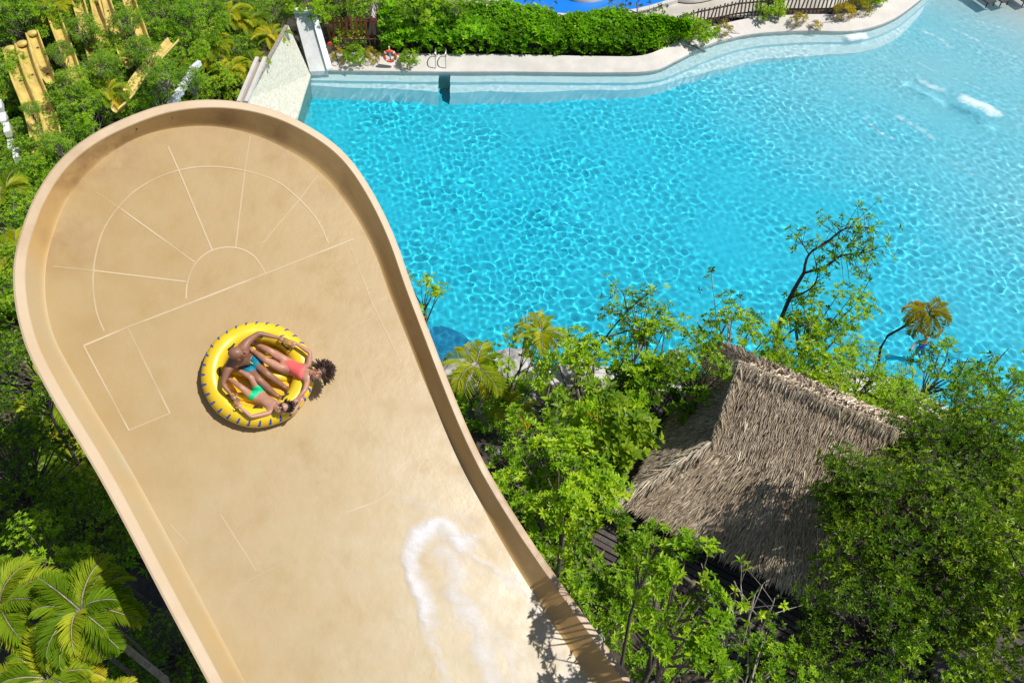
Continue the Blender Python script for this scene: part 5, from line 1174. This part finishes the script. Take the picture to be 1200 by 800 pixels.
# ------------------------------------------------------------------ stepping stones and rocks
def rock(px, py, z, r, label, cat='rock', name='rock', m=None, seed=0, flat=.6, group=None):
    c = P(px, py, z); mb = MB(); mb.ball((0, 0, 0), r, 20, 14); V = []
    for v in mb.v:
        v = Vector(v); k = 1 + .35 * noise.noise(v / r * 1.2 + Vector((seed * 3.1, 0, 0))) + .12 * noise.noise(v / r * 4 + Vector((seed, 5, 0))); V.append((v.x * k, v.y * k, v.z * k * flat))
    o = link(name, mesh(name, V, mb.f, m or M_rock, False), None, tuple(c)); o.rotation_euler[2] = seed; return tag(o, label, cat, group)
RG = 'pale boulders on the near pool edge'
for i, (x, y, z, r, lb) in enumerate([(534, 442, .6, .75, 'pale boulder on the pool edge touching the slide wall'), (552, 450, .6, .5, 'small pale boulder behind the pale trunked palm'), (598, 428, .8, .8, 'pale boulder on the pool edge between the slender palms'), (612, 440, .7, .6, 'pale boulder right of the largest pool edge boulder'), (676, 428, .8, .7, 'pale boulder under the leaning branch tree'), (840, 424, .8, .7, 'pale boulder left of the roof top'), (790, 425, .6, .55, 'pale boulder at the pool edge behind the lime green trees')]):
    rock(x, y, z, r, lb, seed=i, group=RG)
for i, (x, y, r, lb) in enumerate([(608, 545, .35, 'white stone on the soil below the stepping stones'), (585, 535, .3, 'white stone near the foot of the pale trunked palm'), (690, 745, .4, 'grey stone on the ground by the lower slide wall'), (655, 715, .3, 'small grey stone under the slide wall')]):
    rock(x, y, ter(*P(x, y, 1)[:2]) + .15, r, lb, name='stone', cat='stone', seed=i + 10, group='loose stones on the soil')
for i, (x, y) in enumerate([(616, 468), (615, 485), (616, 505), (614, 525)]):
    c = P(x, y, 1.1); mb = MB(); mb.box((0, 0, 0), (.75, .42, .16), Matrix.Rotation(random.uniform(-.1, .1), 3, 'Z'))
    o = mb.build('stepping_stone', M_stone); o.location = c
    tag(o, ['grey stepping stone nearest the pool', 'second grey stepping stone from the pool', 'third grey stepping stone from the pool', 'grey stepping stone farthest from the pool'][i], 'stepping stone', 'stepping stones leading to the pool')

# ------------------------------------------------------------------ yellow channels on the hillside
def channel(label, pts, z, wd, m=M_yellow, wall=.28, group='yellow slide channels in the hillside greenery', cap=True, name='slide_channel', cat='slide channel'):
    pp = smooth_path([P(x, y, z + dz) for x, y, dz in pts], 6); p0 = pp[0].copy(); root = empty(name, tuple(p0), label, cat, group); n = len(pp)
    prof = [(-.5 - .12, wall - .06), (-.5 - .12, wall), (-.5, wall), (-.42, .08), (-.2, .0), (.2, .0), (.42, .08), (.5, wall), (.62, wall), (.62, wall - .06)]
    V = []; 
    for i, p in enumerate(pp):
        d = (pp[min(i + 1, n - 1)] - pp[max(i - 1, 0)]).normalized(); s_ = Vector((d.y, -d.x, 0)).normalized()
        for a, h in prof: V.append(p - p0 + s_ * a * wd + Vector((0, 0, h)))
    k = len(prof); link('trough', mesh('trough', V, [(i * k + j, (i + 1) * k + j, (i + 1) * k + j + 1, i * k + j + 1) for i in range(n - 1) for j in range(k - 1)], m, True), root)
    for q in (pp[n // 4], pp[-n // 4]):
        mb = MB(); mb.tube([(q.x - p0.x, q.y - p0.y, ter(q.x, q.y) - p0.z - .3), (q.x - p0.x, q.y - p0.y, q.z - p0.z + .02)], .06, 8); mb.build('support_post', M_barkd, root)
    if cap:
        mb = MB(); d = (pp[1] - pp[0]).normalized(); mb.ball(-d * .05 + Vector((0, 0, wall - .12)), (wd * .55, wd * .4, .12), 12, 8, Matrix.Rotation(math.atan2(d.y, d.x) + 1.57, 3, 'Z')); mb.build('end_cap', m, root, True)
channel('largest yellow slide channel with a rounded upper end, left lane', [(14, 62, .3), (24, 95, .2), (38, 130, 0), (46, 160, -.2), (50, 185, -.4)], 6.3, .46)
channel('yellow slide channel right beside the largest one, second lane', [(28, 56, .3), (38, 88, .2), (52, 122, 0), (63, 150, -.2), (66, 176, -.4)], 6.3, .46)
channel('yellow slide channel half buried in leaves, third lane from the left', [(40, 44, .4), (50, 72, .2), (60, 98, .1)], 6.3, .42)
for i, (pts, lb) in enumerate([([(64, 20, .4), (72, 42, .3), (82, 68, .2), (94, 105, 0)], 'short piece of yellow channel among leaves right of the three lanes'), ([(92, 0, .3), (100, 28, .1), (108, 55, 0), (118, 90, -.1)], 'long yellow channel piece running down from the top edge, left one'), ([(122, -2, .3), (130, 22, .1), (140, 44, 0), (152, 80, -.1)], 'yellow channel piece running down from the top edge, middle one'), ([(150, -4, .3), (158, 20, .1), (164, 36, 0), (174, 66, -.1)], 'yellow channel piece running down from the top edge, right one'),
                               ([(205, 52, .3), (190, 68, .3), (168, 92, .2), (150, 118, 0), (135, 132, -.1)], 'yellow channel piece slanting down towards the bowl rim'), ([(112, -4, .2), (118, 20, .1), (124, 62, 0)], 'narrow yellow channel piece between the top edge pieces')]):
    channel(lb, pts, 6.2, .44, cap=False)
ks = empty('stepped_kerb', tuple(P(216, 100, 4.4)), 'white stepped kerb climbing the hillside above the bowl', 'kerb'); r0_ = ks.location.copy()
for k in range(7):
    c = P(229 - k * 4.2, 78 + k * 6.8, 6.3 - k * .03); mb = MB(); mb.box(c - r0_, (.16, .60, .2), Matrix.Rotation(-.42, 3, 'Z')); mb.build('step', M_plaster, ks)
k2 = empty('white_rockwork', tuple(P(6, 150, 4.6)), 'white rendered kerb at the left edge below the yellow channels', 'kerb'); r0_ = k2.location.copy()
for k, (x, y) in enumerate([(0, 125), (5, 140), (9, 152), (14, 172), (20, 182)]):
    c = P(x, y, 6.3); mb = MB(); mb.box(c - r0_, (.22, .62, .25), Matrix.Rotation(.4, 3, 'Z')); mb.build('step', M_plaster, k2)
